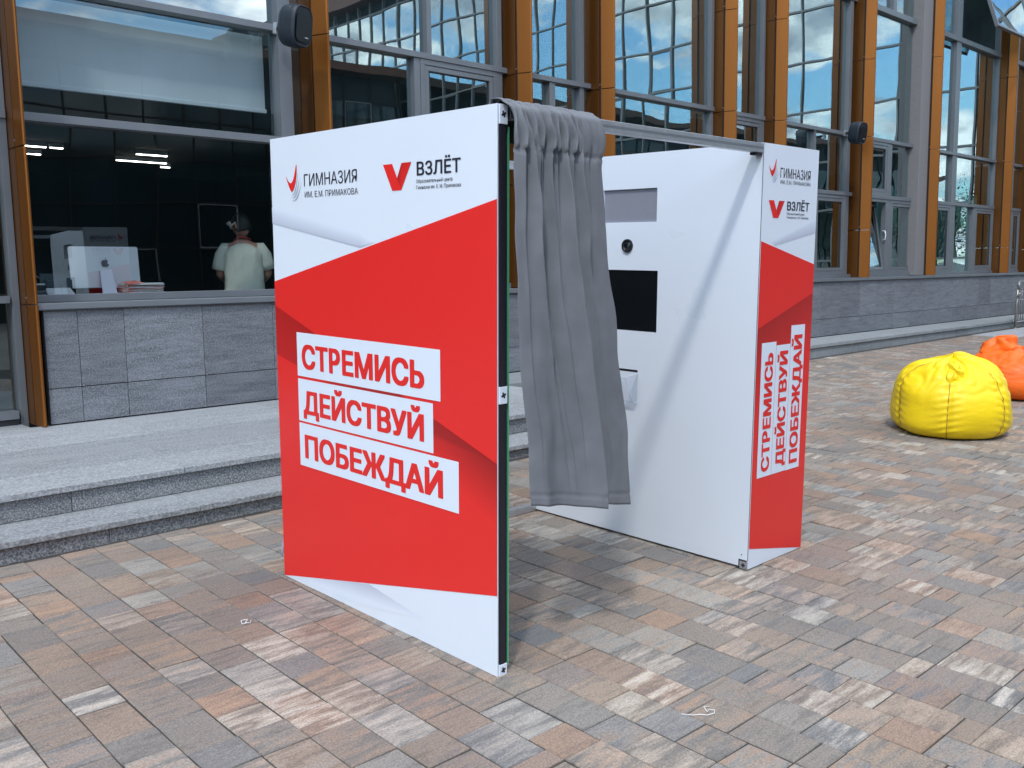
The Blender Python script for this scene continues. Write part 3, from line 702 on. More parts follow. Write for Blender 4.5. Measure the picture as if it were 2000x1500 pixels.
vz.build('visor', M['cap'], pe, smooth=True, xf=HM)
hb = MB(); hb.tube([(.087*math.cos(R(-25+215*i/23)), .108*math.sin(R(-25+215*i/23)), .030-.02*math.sin(R(-25+215*i/23))) for i in range(24)], .009, 6); hb.build('headband', M['cap'], pe, smooth=True, xf=HM)
# t-shirt
def shirt():
    mb = MB(); nz, na = 22, 40
    for j in range(nz+1):
        t = j/nz; z = .88+.58*t
        wx = .20-.012*math.sin(t*3.1)+.018*(t > .5)*(t-.5)*2; wy = .135-.02*t
        if t > .80: s_ = (t-.80)/.20; wx = wx*(1-s_)+.075*s_; wy = wy*(1-s_*.9)+.07*s_*.9; z = .88+.58*.80+.115*s_*(1.6-.6*s_)*.8
        for i in range(na):
            a = 2*math.pi*i/na; c, s = math.cos(a), math.sin(a)
            f_ = 1+.035*noise.noise(Vector((c*2.5, s*2.5+z*2, z*7)))+.03*math.sin(z*26+c*4)*(1-t)*(s < 0)
            mb.v.append((wx*f_*math.copysign(abs(c)**.8, c), wy*f_*math.copysign(abs(s)**.9, s)-.005, z+.012*math.sin(a*2+1)*(1-t)))
    for j in range(nz):
        for i in range(na): mb.f.append((j*na+i, j*na+(i+1) % na, (j+1)*na+(i+1) % na, (j+1)*na+i)); mb.m.append(0)
    for s_ in (-1, 1):
        mb.tube([(s_*.10, 0, 1.385), (s_*.165, 0, 1.385), (s_*.205, .005, 1.32), (s_*.225, .012, 1.25), (s_*.236, .02, 1.185)], .07, 16, radii=[.058,.070,.070,.068,.074])
    return mb.build('t_shirt', M['tee'], pe, smooth=True)
shirt()
tr_ = skin_mesh('trousers', [(0,0,.90),(0,0,.86),(-.10,0,.80),(-.105,.01,.48),(-.11,-.02,.12),(.10,0,.80),(.105,.01,.48),(.11,-.02,.12)], [(0,1),(1,2),(2,3),(3,4),(1,5),(5,6),(6,7)], [(.17,.12),(.165,.12),.10,.078,.062,.10,.078,.062], M['trouser'], pe)
ly = MB(); ly.tube([(-.085,.07,1.40),(-.078,.02,1.475),(-.04,-.045,1.498),(.02,-.052,1.498),(.07,-.01,1.482),(.085,.07,1.40)], .008, 6); ly.build('lanyard', M['lanyard'], pe, smooth=True)
for s_ in (-1, 1):
    hx, hy, hz = s_*.16, .27, 1.045
    h = MB(); h.tube([(hx, hy-.01, hz), (hx-s_*.005, hy+.03, hz), (hx-s_*.008, hy+.085, hz-.004)], .03, 10, radii=[.026,.036,.033])
    for f_i, (dx_, ln) in enumerate([(-.026,.062),(-.009,.075),(.009,.07),(.025,.055)]):
        x0 = hx-s_*.008+dx_; h.tube([(x0, hy+.07, hz), (x0, hy+.085+ln*.5, hz-.004), (x0, hy+.085+ln*.8, hz-.026), (x0, hy+.08+ln*.85, hz-.048)], .008, 8, radii=[.0095,.0088,.008,.006])
    h.tube([(hx-s_*.02, hy+.02, hz), (hx-s_*.048, hy+.05, hz-.012), (hx-s_*.05, hy+.085, hz-.025)], .009, 8, radii=[.013,.010,.007])
    h.build('hand', M['skin'], pe, smooth=True)

# ================================================================ wall speakers
def speaker(loc, rz, label, sc=1.0):
    s = empty('wall_speaker', loc, label, 'speaker', 'black loudspeakers on the facade'); s.rotation_euler = (R(8), 0, rz); s.scale = (sc*.94,)*3
    mb = MB(); rings = [(-.095, .80, .86), (-.105, .90, .93), (-.075, .985, .99), (.0, 1.0, 1.0), (.07, .93, .96), (.115, .72, .80), (.125, .4, .5)]
    for y, kx, kz in rings:
        for i in range(40):
            a = 2*math.pi*i/40; c, d = math.cos(a), math.sin(a); e = .42
            mb.v.append((.132*kx*math.copysign(abs(c)**.6, c), y-.012*math.copysign(1, 1)*(1-abs(c))*0, .182*kz*math.copysign(abs(d)**.68, d)))
    for j in range(len(rings)-1):
        for i in range(40): mb.f.append((j*40+i, j*40+(i+1) % 40, (j+1)*40+(i+1) % 40, (j+1)*40+i)); mb.m.append(0)
    mb.f.append(tuple(range(40))); mb.m.append(0); mb.f.append(tuple((len(rings)-1)*40+i for i in reversed(range(40)))); mb.m.append(0)
    mb.build('cabinet', M['speaker'], s, bevel=.006)
    g_ = MB(); p = rrect(.098, .118, .045, 8); g_.prism(p, 0, .004); g_.v = [(a, -.106-c, b-.015) for a, b, c in g_.v]; g_.build('grille', M['black'], s)
    MB().box(.018, .06, -.1115, -.1105, -.096, -.089).build('badge', M['paper'], s)
    a_ = MB(); a_.tube([(.02, .10, 0), (.06, .20, .0), (.10, .30, 0)], .02, 10); a_.build('bracket_arm', M['black'], s, smooth=True)
    MB().box(.075, .135, .29, .33, -.05, .05).build('bracket_plate', M['alu'], s, bevel=.003)
speaker((2.16, 4.80, 3.60), R(18), 'large black loudspeaker left of the second amber fin, above the booth')
speaker((12.16, 4.84, 3.61), R(-8), 'distant black loudspeaker mounted above the narrow red booth end')

# ================================================================ photo booth
BT = G @ Matrix.Rotation(R(1.1), 4, 'Z')
booth = empty('photo_booth', BT, 'open white and red photo booth with printed panels and a curtain rail', 'photo booth')
BW, BD, BX, BH = 1.634, 1.466, .50, 2.0
# text
_tc = {}
def text_poly(s, bold=0.0, shear=0):
    if s in _tc: return _tc[s]
    cu = bpy.data.curves.new('t', 'FONT'); cu.body = s; cu.size = 1; cu.offset = bold; cu.shear = shear; cu.resolution_u = 4
    o = bpy.data.objects.new('t', cu); COL.objects.link(o); dg = bpy.context.evaluated_depsgraph_get(); dg.update()
    me = bpy.data.meshes.new_from_object(o.evaluated_get(dg)); bpy.data.objects.remove(o)
    vs = [tuple(v.co) for v in me.vertices]; fs = [tuple(p.vertices) for p in me.polygons]; bpy.data.meshes.remove(me); _tc[s] = (vs, fs); return vs, fs
def bowl_glyph(top, bot, ti, bi, xs, xe):
    # stem and bowl drawn as one strip, no overlapping outlines
    vs = [(.086, 0), (.178, 0), (.178, .728), (.086, .728)]; fs = [(0, 1, 2, 3)]
    ro, ri = (top-bot)/2, (ti-bi)/2; yc = (top+bot)/2; xc = xe-ro; xi = xe-.098-ri*.0
    outer = [(.178, top)]+[(xc+ro*math.sin(math.pi*i/14), yc+ro*math.cos(math.pi*i/14)) for i in range(15)]+[(.178, bot)]
    inner = [(.178, ti)]+[(xc+(ro-.098)*math.sin(math.pi*i/14), yc+ri*math.cos(math.pi*i/14)) for i in range(15)]+[(.178, bi)]
    n = len(vs); m = len(outer); vs += outer+inner
    for i in range(m-1): fs.append((n+i, n+m+i, n+m+i+1, n+i+1))
    return [(a, b, 0) for a, b in vs], fs
CUST = {'Р': bowl_glyph(.728, .266, .646, .347, .178, .545), 'Ь': bowl_glyph(.44, 0, .359, .08, .178, .565)}
def glyph_text(s):
    X = 0; V, F = [], []; mxx = lambda t: max(v[0] for v in text_poly(t)[0]); h2 = mxx('НН')
    for ch in s:
        vs, fs = CUST.get(ch) or text_poly(ch)
        n = len(V); V += [(v[0]+X, v[1], 0) for v in vs]; F += [tuple(n+i for i in f) for f in fs]
        X += mxx('Н'+ch+'Н')-h2
    return V, F
def lettering(name, s, O, Ud, Vd, width, cap, m, parent, bold=0.0, ref='Н', label=None):
    vs, fs = (glyph_text(s) if s.isupper() and len(s) < 9 else text_poly(s)); rv, _ = text_poly(ref)
    if bold > .001:
        n0 = len(vs); v0, f0 = vs, fs; vs, fs = [], []
        for q_, (ox, oy) in enumerate([(-bold, -bold*.6), (bold, -bold*.6), (-bold, bold*.6), (bold, bold*.6), (0, -bold*.6), (0, bold*.6), (-bold, 0), (bold, 0)] if bold > .012 else [(-bold, 0), (bold, 0)]):
            vs += [(a+ox, b+oy, q_) for a, b, *_ in v0]; fs += [tuple(i+q_*n0 for i in f) for f in f0]
        rv = [(a, b+(bold*.6 if b > .3 else -bold*.6)*(bold > .012), 0) for a, b, *_ in rv]
    nrm_ = Vector(Ud).cross(Vector(Vd))
    x0 = min(v[0] for v in vs); x1 = max(v[0] for v in vs); c0 = min(v[1] for v in rv); c1 = max(v[1] for v in rv)
    O, Ud, Vd = Vector(O), Vector(Ud), Vector(Vd); mb = MB()
    vv = [O+Ud*((v[0]-x0)/(x1-x0)*width)+Vd*((v[1]-c0)/(c1-c0)*cap)+nrm_*(v[2]*.0001) for v in vs]
    for i_, f in enumerate(fs):
        a_ = len(mb.v); mb.v += [tuple(vv[k]+nrm_*((i_ % 11)*.000008)) for k in f]; mb.f.append(tuple(range(a_, a_+len(f)))); mb.m.append(0)
        n_ = (Vector(mb.v[a_+1])-Vector(mb.v[a_])).cross(Vector(mb.v[a_+2])-Vector(mb.v[a_]))
        if n_.dot(nrm_) < 0: mb.f[-1] = tuple(reversed(mb.f[-1]))
    return mb.build(name, m, parent)
def cpoly(name, polys, fn, parent, m=None):
    """polys: list of (points2d, colours per point)"""
    V, F, C_ = [], [], []
    for pts, cols in polys:
        n = len(V); V += [fn(*p) for p in pts]; F.append(tuple(range(n, n+len(pts)))); C_ += cols
    me = bpy.data.meshes.new(name); me.from_pydata(V, [], F); me.materials.append(m or M['print'])
    ca = me.color_attributes.new('Col', 'FLOAT_COLOR', 'POINT')
    for i, c in enumerate(C_): ca.data[i].color = (*c, 1)
    o = bpy.data.objects.new(name, me); COL.objects.link(o); o.parent = parent; return o
RED = (.80, .026, .022); DRED = (.34, .012, .012); WH = (.74, .81, .90); GY = (.50, .54, .64)
BRED = (.80, .026, .022)
def side_prints(fn_of, red, dark, strips, par, fold_top, fold_bot, white=WH):
    pass
# --- left panel
lp = empty('left_panel', (0, 0, 0), parent=booth)
MB().box(-.004, 0, 0, BD, .002, BH).build('face_sheet', M['white'], lp)
fr = MB()
for y0, y1, z0, z1 in ((.004, .03, .04, BH-.04), (BD-.03, BD-.004, .04, BH-.04), (0.004, BD-.004, 0, .04), (.004, BD-.004, BH-.04, BH)): fr.box(.002, .040, y0, y1, z0, z1)
fr.build('frame', M['alu'], lp)
gr = MB()
for z0, z1 in ((.045, .995), (1.055, 1.935)): gr.box(.007, .034, -.0025, .0045, z0, z1)
gr.build('black_channel', M['groove'], lp)
for z0, z1 in ((.001, .044), (.995, 1.055), (1.935, 1.999)):
    MB().box(.003, .039, -.005, .004, z0, z1).build('corner_block', M['white'], lp, bevel=.001)
    k = MB(); zc = (z0+z1)/2
    for a in (0, math.pi/2):
        c, s_ = math.cos(a+.4)*.011, math.sin(a+.4)*.011; n_ = Vector((-s_*.35, 0, c*.35))
        k.quad(*[tuple(Vector((.021, -.0056, zc))+d) for d in (Vector((c, 0, s_))+n_, Vector((c, 0, s_))-n_, -Vector((c, 0, s_))-n_, -Vector((c, 0, s_))+n_)])
    k.build('key_hole', M['ink'], lp)
MB().box(.041, .049, .01, BD-.01, .03, BH-.04).build('backing_board', M['groove'], lp)
MB().box(.050, .0555, .004, BD-.01, .035, 1.93).build('glass_edge', M['greenglass'], lp)
MB().box(.0556, .0562, .012, BD-.02, .04, 1.925).build('mirror', M['mirror'], lp)
PX = -.0046
fnL = lambda y, z, d=0: (PX-d, y, z)
D1 = .0008
cpoly('red_graphic', [([(BD, 1.378), (BD, .003), (0.0, .306), (0.0, 1.691)], [RED]*4)], lambda y, z: fnL(y, z, D1), lp)
# darker printed folds
def lerp(a, b, t): return tuple(a[i]*(1-t)+b[i]*t for i in range(3))
cpoly('fold_graphic', [
    ([(BD, 1.271), (BD, 1.05), (.62, .86), (.0, .56), (.0, .785)], [lerp(RED, DRED, .75), lerp(RED, DRED, .55), RED, RED, DRED]),
    ([(BD, 1.635), (BD, 1.705), (.797, 1.585), (.797, 1.53)], [GY, WH, WH, GY]),
    ([(.797, 1.53), (.797, 1.585), (.70, 1.55)], [GY, WH, WH]),
    ], lambda y, z: fnL(y, z, D1*1.5 if z > 1.4 else D1*2), lp)
cpoly('corner_graphic', [([(1.44, .012), (.782, .140), (.418, .095), (.85, .03)], [WH, GY, WH, WH])], lambda y, z: fnL(y, z, D1*.5), lp)
for (ya, yb, za, zb) in ((1.290, .303, .969, 1.161), (1.289, .347, .768, .957), (1.289, .203, .565, .759)):
    cpoly('slogan_strip', [([(ya, za), (yb, za), (yb, zb), (ya, zb)], [WH]*4)], lambda y, z: fnL(y, z, D1*3), lp)
UL, VL = (0, -1, 0), (0, 0, 1)
lettering('slogan_lettering', 'СТРЕМИСЬ', (PX-D1*4, 1.251, 1.004), UL, VL, .855, .107, M['red_ink'], lp, .042)
lettering('slogan_lettering', 'ДЕЙСТВУЙ', (PX-D1*4, 1.249, .803), UL, VL, .848, .105, M['red_ink'], lp, .042)
lettering('slogan_lettering', 'ПОБЕЖДАЙ', (PX-D1*4, 1.247, .603), UL, VL, .955, .107, M['red_ink'], lp, .042)
def logos(O, U, Vv, par, P, big=1.0):
    """P: dict of local 2D anchor positions in metres along U / V"""
    O, U, Vv = Vector(O), Vector(U), Vector(Vv); nrm = U.cross(Vv)
    at = lambda u, v, d=0: tuple(O+U*u+Vv*v+nrm*d)
    k = P['k']
    lettering('logo_lettering', 'ГИМНАЗИЯ', at(*P['gym']), U, Vv, P['gymw'], P['gymh'], M['ink'], par, .004)
    lettering('logo_lettering', 'ИМ. Е.М. ПРИМАКОВА', at(*P['im']), U, Vv, P['imw'], P['imh'], M['ink'], par, -.008)
    lettering('logo_lettering', 'ВЗЛЁТ', at(*P['vz']), U, Vv, P['vzw'], P['vzh'], M['ink'], par, .018)
    lettering('logo_lettering', 'Образовательный центр', at(*P['ob']), U, Vv, P['obw'], P['obh'], M['ink'], par, .004, 'О')
    lettering('logo_lettering', 'Гимназии им. Е. М. Примакова', at(*P['gi']), U, Vv, P['giw'], P['obh'], M['ink'], par, .004, 'Г')
    # red V
    vx, vy, vw, vh = P['v']
    a = MB(); a.quad(at(vx, vy+vh), at(vx+vw*.60, vy), at(vx+vw*.66, vy+vh*.28) if 0 else at(vx+vw*.52, vy+vh*.42), at(vx+vw*.31, vy+vh)) if 0 else None
    a.quad(at(vx, vy+vh), at(vx+vw*.32, vy), at(vx+vw*.64, vy), at(vx+vw*.33, vy+vh)); a.build('logo_mark', M['red_ink'], par)
    cpoly('logo_mark', [([(vx+vw*.64, vy), (vx+vw, vy+vh), (vx+vw*.66, vy+vh), (vx+vw*.50, vy+vh*.45)], [RED, lerp(RED, DRED, .25), lerp(RED, DRED, .55), DRED])], lambda u, v: at(u, v, .0003), par)
    # swooping tick with grey echoes
    sx, sy_, sh = P['sw']
    def swoosh(off, sc, m, dd):
        # tick: short arm left, deep hook, tall right arm
        outer = [(-.42, .33), (-.33, .12), (-.18, -.13), (-.02, -.30), (.14, -.16), (.28, .10), (.36, .42), (.37, .72)]
        inner = [(.33, .72), (.22, .42), (.11, .18), (-.01, .07), (-.13, .05), (-.28, .15), (-.41, .33)]
        pts = [(sx+(x*sc+off[0])*sh, sy_+(y*sc+off[1])*sh) for x, y in outer+inner]
        b = MB(); b.v = [at(u, v, dd) for u, v in pts]; n = len(outer)
        for i in range(n-1):
            j0 = len(pts)-1-i if len(pts)-1-i >= n else n; j1 = len(pts)-2-i if len(pts)-2-i >= n else n
            if j0 == j1: b.f.append((i, i+1, j0))
            else: b.f.append((i, i+1, j1, j0))
            b.m.append(0)
        b.build('logo_mark', m, par)
    swoosh((0, 0), 1, M['red_ink'], .0004)
    for i in range(3):
        q = .11*(i+1); e = MB(); pts = []
        for t in range(13):
            s_ = t/12; x = -.02+.02*i+(.37+q*.85-(-.02))*(s_**.75); y = -.30-q*.95+.10*i*0+(.92-.10*i)*(s_**1.9)
            pts.append((x, y, .052*math.sin(math.pi*min(1, s_*.93+.10))))
        for (x, y, th_) in pts:
            e.v.append(at(sx+(x-th_*.5)*sh, sy_+(y+th_*.35)*sh)); e.v.append(at(sx+(x+th_*.5)*sh, sy_+(y-th_*.35)*sh))
        for t in range(12): e.f.append((2*t, 2*t+1, 2*t+3, 2*t+2)); e.m.append(0)
        e.build('logo_mark', M['grey_ink'], par)
# anchors measured from the far (left) edge of the panel
LO = dict(k=1, gym=(BD-1.196, 1.785), gymw=.389, gymh=.050, im=(BD-1.192, 1.738), imw=.390, imh=.025, vz=(BD-.428, 1.789), vzw=.244, vzh=.049,
          ob=(BD-.432, 1.762), obw=.204, obh=.0135, gi=(BD-.432, 1.740), giw=.248, v=(BD-.634, 1.741, .174, .099), sw=(BD-1.292, 1.797, .112))
logos((PX-D1, BD, 0), (0, -1, 0), (0, 0, 1), lp, LO)

# --- right box
rb = empty('machine_box', (BW, 0, 0), parent=booth)
def holes_wall():
    ys = sorted({0, .5735, .588, .688, .842, .938, .957, BD}); zs = sorted({.012, .889, .903, 1.105, 1.417, 1.660, 1.827, BH})
    H_ = [(.588, .938, 1.660, 1.827), (.5735, .957, 1.105, 1.417), (.688, .842, .889, .903)]
    mb = MB()
    for i in range(len(ys)-1):
        for j in range(len(zs)-1):
            a, b, c, d = ys[i], ys[i+1], zs[j], zs[j+1]
            if any(h[0]-1e-6 <= a and b <= h[1]+1e-6 and h[2]-1e-6 <= c and d <= h[3]+1e-6 for h in H_): continue
            mb.quad((0, a, c), (0, a, d), (0, b, d), (0, b, c))
    for a, b, c, d in H_:
        e = .012
        mb.quad((0, a, c), (0, b, c), (e, b, c), (e, a, c)); mb.quad((0, a, d), (e, a, d), (e, b, d), (0, b, d)); mb.quad((0, a, c), (e, a, c), (e, a, d), (0, a, d)); mb.quad((0, b, c), (0, b, d), (e, b, d), (e, b, c))
    mb.quad((0, 0, .012), (0, BD, .012), (.02, BD, .012), (.02, 0, .012)); mb.quad((0, 0, BH), (0, BD, BH), (.02, BD, BH), (.02, 0, BH))
    mb.quad((0, 0, .012), (0, 0, BH), (.02, 0, BH), (.02, 0, .012)); mb.quad((0, BD, .012), (0, BD, BH), (.02, BD, BH), (.02, BD, .012))
    return mb
holes_wall().build('inner_wall', M['white'], rb)
MB().box(.012, .016, .58, .95, 1.65, 1.84).build('upper_window', M['screen_grey'], rb)
MB().box(.010, .016, .56, .97, 1.09, 1.43).build('screen', M['screen_black'], rb)
MB().box(.012, .05, .68, .85, .88, .91).build('print_slot', M['groove'], rb)
ln = MB(); yc, zc = .769, 1.541
def disc(mb, y, z, r0, r1, x0, x1, n=32):
    b = len(mb.v)
    for r, x in ((r0, x0), (r1, x1)):
        for i in range(n): a = 2*math.pi*i/n; mb.v.append((x, y+r*math.cos(a), z+r*math.sin(a)))
    for i in range(n): mb.f.append((b+i, b+(i+1) % n, b+n+(i+1) % n, b+n+i)); mb.m.append(0)
disc(ln, yc, zc, .0345, .0335, .001, -.010); disc(ln, yc, zc, .0335, .026, -.010, -.010); disc(ln, yc, zc, .026, .020, -.010, -.002); ln.build('lens_ring', M['black'], rb)
l2 = MB(); disc(l2, yc, zc, .021, .012, -.003, -.006); disc(l2, yc, zc, .012, .0001, -.006, -.0075); l2.build('lens', M['screen_black'], rb, smooth=True)
# acrylic photo holder
ac = MB(); y0, y1, z0, z1, dpt = .686, .846, .735, .886, .105
ac.quad((-dpt, y0, z1-.01), (-dpt, y1, z1-.01), (-.03, y1, z0), (-.03, y0, z0)); ac.quad((-.03, y0, z0), (-.03, y1, z0), (-.002, y1, z0), (-.002, y0, z0))
ac.quad((-dpt, y0, z1-.01), (-.03, y0, z0), (-.002, y0, z0), (-.002, y0, z1)); ac.quad((-dpt, y1, z1-.01), (-.03, y1, z0), (-.002, y1, z0), (-.002, y1, z1))
ac.build('photo_tray', M['acrylic'], rb)
ae = MB(); ae.tube([(-.002, y0, z1), (-dpt, y0, z1-.01), (-.03, y0, z0), (-.002, y0, z0)], .0015, 6); ae.tube([(-dpt, y0, z1-.01), (-dpt, y1, z1-.01)], .0015, 6); ae.build('tray_edge', M['white'], rb)
# outer faces
sh = MB(); sh.box(.003, .006, .003, BD, .01, BH-.002)
sh = MB(); sh.box(.022, BX, .002, BD-.002, BH-.006, BH-.001); sh.build('top_sheet', M['white'], rb)
MB().box(BX-.004, BX, .004, BD, .01, BH-.001).build('outer_wall', M['white'], rb)
MB().box(.022, BX-.005, BD-.005, BD-.001, .01, BH-.007).build('rear_sheet', M['white'], rb)
MB().box(.0045, BX, -.003, .001, .004, BH).build('front_sheet', M['white'], rb)
MB().box(.0005, .0040, -.001, .003, .045, BH-.001).build('edge_profile', M['groove'], rb)
MB().box(.02, BX-.006, .02, BD-.02, .0, .010).build('base_frame', M['alu'], rb)
cb_ = MB(); cb_.box(-.003, .004, -.0008, .040, .003, .040); cb_.build('corner_block', M['alu'], rb)
MB().box(-.0015, -.0004, .002, .047, .002, .047).build('block_rim', M['ink'], rb)
k = MB(); k.box(-.0036, -.0031, .010, .030, .017, .025); k.box(-.0042, -.0037, .0165, .0235, .011, .031); k.build('key_hole', M['ink'], rb)
for z_ in (.07, 1.02): k = MB(); disc(k, .032, z_, .0035, .0001, -.0006, -.0008, 12); k.build('screw', M['ink'], rb) if z_ < 1 else None
k = MB(); k.box(-.0034, .003, BD-.045, BD, .0, .035); k.build('corner_block', M['alu'], rb)
k = MB(); disc(k, BD-.05, .065, .004, .0001, -.0006, -.0008, 12); k.build('screw', M['ink'], rb)
FY = -.0034
fnF = lambda x, z, d=0: (x, FY-d, z)
x0_ = .0045
cpoly('red_graphic', [([(x0_, 1.562), (BX, 1.452), (BX, .004), (x0_, .106)][::-1], [RED]*4)], lambda x, z: fnF(x, z, D1), rb)
cpoly('fold_graphic', [([(x0_, 1.159), (BX, 1.311), (BX, .98), (x0_, .70)][::-1], [RED, RED, lerp(RED, DRED, .75), lerp(RED, DRED, .85)])], lambda x, z: fnF(x, z, D1*2), rb)
cpoly('corner_graphic', [([(.13, 1.541), (BX, 1.605), (BX, 1.67), (.09, 1.56)], [GY, GY, WH, WH]),
     ], lambda x, z: fnF(x, z, D1*.5), rb)
for xa, xb, za, zb in ((.045, .173, .443, 1.091), (.175, .304, .443, 1.072), (.306, .436, .441, 1.160)):
    cpoly('slogan_strip', [([(xa, za), (xb, za), (xb, zb), (xa, zb)], [WH]*4)], lambda x, z: fnF(x, z, D1*3), rb)
lettering('slogan_lettering', 'СТРЕМИСЬ', (.150, FY-D1*4, .468), (0,0,1), (-1,0,0), .573, .072, M['red_ink'], rb, .042)
lettering('slogan_lettering', 'ДЕЙСТВУЙ', (.284, FY-D1*4, .472), (0,0,1), (-1,0,0), .570, .075, M['red_ink'], rb, .042)
lettering('slogan_lettering', 'ПОБЕЖДАЙ', (.414, FY-D1*4, .470), (0,0,1), (-1,0,0), .642, .078, M['red_ink'], rb, .042)
LF = dict(k=.7, gym=(.148, 1.853), gymw=.277, gymh=.045, im=(.151, 1.826), imw=.279, imh=.0165, vz=(.220, 1.7065), vzw=.205, vzh=.041,
          ob=(.219, 1.686), obw=.163, obh=.0105, gi=(.220, 1.669), giw=.202, v=(.056, 1.669, .139, .079), sw=(.080, 1.8775, .078))
logos((0, FY-D1, 0), (1, 0, 0), (0, 0, 1), rb, LF)
fnR = lambda x, z, d=0: (BX-x, BD+.0004+d, z)
cpoly('red_graphic', [([(x0_, 1.562), (BX-.01, 1.452), (BX-.01, .004), (x0_, .106)][::-1], [RED]*4)], lambda x, z: fnR(x, z, D1), rb)
logos((BX, BD+.0004+D1, 0), (-1, 0, 0), (0, 0, 1), rb, LF)
# rails
for nm, (y0, y1, z0, z1) in {'front_rail': (.0, .04, 1.955, 1.997), 'rear_rail': (BD-.04, BD, 1.955, 1.997), 'floor_rail': (BD-.045, BD-.005, .002, .042)}.items():
    MB().box(.057, BW-.002, y0, y1, z0, z1).build(nm, M['alu'], booth, bevel=.0015)
MB().box(.058, BW-.003, -.0006, .001, 1.971, 1.981).build('rail_groove', M['frame'], booth)
MB().box(BW-.05, BW-.003, .002, .038, 1.944, 1.954).build('rail_clamp', M['groove'], booth)

# ================================================================ curtain
def crm(pts, t):
    for i in range(len(pts)-1):
        if t <= pts[i+1][0]:
            a, b = pts[i], pts[i+1]; s = (t-a[0])/(b[0]-a[0]); s = s*s*(3-2*s)*.35+s*.65; return a[1]+(b[1]-a[1])*s
    return pts[-1][1]
def curtain():
    nu, nv = 230, 170; mb = MB()
    # (z fraction measured 0 top .. 1 bottom), left and right edge x
    LX = [(0, .012), (.10, .020), (.3, .026), (.6, .058), (.85, .10), (1, .112)]
    RX = [(0, .482), (.07, .497), (.13, .482), (.35, .515), (.6, .578), (.85, .645), (1, .662)]
    def bottom(u): return .625-.028*math.sin(u*math.pi*.9)-.105*u*u*.8-(.02 if .52 < u < .60 else 0)*0+(.03*(u-.56)/.44 if u > .56 else 0)*-.3
    # valleys: (u at top, u at mid, u at bottom, depth top, depth mid, depth bottom, width top, width bottom)
    VAL = [(.075,.09,.08, .040,.010,.0,.014,.05), (.155,.21,.34,.042,.038,.0,.013,.04), (.235,.26,.40,.040,.020,.0,.014,.04),
           (.30,.32,.42,.034,.0,.0,.012,.04), (.375,.40,.47,.040,.012,.0,.013,.04), (.45,.46,.52,.036,.0,.0,.012,.04),
           (.52,.55,.595,.038,.056,.060,.014,.016), (.60,.66,.74,.026,.0,.0,.013,.04), (.685,.735,.82,.045,.036,.0,.015,.05), (.83,.86,.9,.012,.0,.0,.04,.07)]
    for j in range(nv+1):
        t = j/nv
        tt = t**1.0
        for i in range(nu+1):
            u = i/nu
            zb = bottom(u); zt = 2.008+.004*noise.noise(Vector((u*26, 0, 3)))
            z = zt+(zb-zt)*tt
            d = (2.0-z)                                  # distance below the rail top
            lx, rx = crm(LX, min(1, d/1.4)), crm(RX, min(1, d/1.4))
            x = lx+(rx-lx)*u
            y = -.012
            k = min(1, d/1.4)
            for (a, b_, c, da, db, dc, wa, wb) in VAL:
                if k < .35: s = k/.35; s = s*s*(3-2*s); uc = a+(b_-a)*s; dep = da+(db-da)*s
                else: s = (k-.35)/.65; uc = b_+(c-b_)*s; dep = db+(dc-db)*s
                wd = wa+(wb-wa)*k; e = (u-uc)/wd
                e = u-uc; y += (1.05-.45*k)*dep*math.tanh(e/.0055)*math.exp(-abs(e)/(.045+.05*k))          # steep on the overlapping side
            # swelling of the folds
            y -= .012*max(0, 1-1.6*k)*(.5+.5*math.sin(u*34+1.0+k*2))*(.5 if u > .72 else 1)
            y -= .05*k*math.sin(u*math.pi)**.7+.014*k*math.sin(u*13+.8)+.004*k*math.sin(u*27+2+k*3)
            y += .012*noise.noise(Vector((u*4, z*2.2, 1.3)))+.004*noise.noise(Vector((u*11, z*7, 4)))
            x += .010*noise.noise(Vector((u*9, z*5, 9)))*min(1, d*3)
            # pocket round the rail with gathers
            if d < .14:
                g_ = math.sin(math.pi*min(1, max(0, d/.14)))
                ru = math.sin(u*95+3*math.sin(u*11))*(1 if u < .72 else .15)
                y = y*(.35+.65*min(1, d/.14))-.010*g_-.011*ru*(1-.3*g_)
                y += .020*max(0, .012-d)/.012
                x += .006*math.sin(u*60+d*40)*g_*(u < .75)
            if abs(d-.150) < .006: y += .0045               # stitched line under the pocket
            if t > .965-.0 and t < .975: y += .003
            mb.v.append((x, y-.028, z))
    W1 = nu+1
    for j in range(nv):
        for i in range(nu): a = j*W1+i; mb.f.append((a, a+W1, a+W1+1, a+1)); mb.m.append(0)
    # pocket going back over the rail
    nb = 8; base = len(mb.v)
    for j in range(1, nb+1):
        a = math.pi*j/nb
        for i in range(nu+1):
            p = mb.v[i]; yy = p[1]; u = i/nu
            mb.v.append((p[0], yy+(.085)*(1-math.cos(a))/2, p[2]+.012*math.sin(a)-(.12*max(0, j-5)/3)))
    for j in range(nb):
        for i in range(nu):
            a = (i if j == 0 else base+(j-1)*W1+i); a2 = (i+1 if j == 0 else base+(j-1)*W1+i+1); b = base+j*W1+i
            mb.f.append((a, a2, b+1, b)); mb.m.append(0)
    return mb
cur = curtain().build('booth_curtain', M['curtain'], smooth=True); cur.matrix_world = BT
so = cur.modifiers.new('thick', 'SOLIDIFY'); so.thickness = .0018; so.offset = 0
tag(cur, 'long grey fabric curtain gathered on the rail of the photo booth', 'curtain')

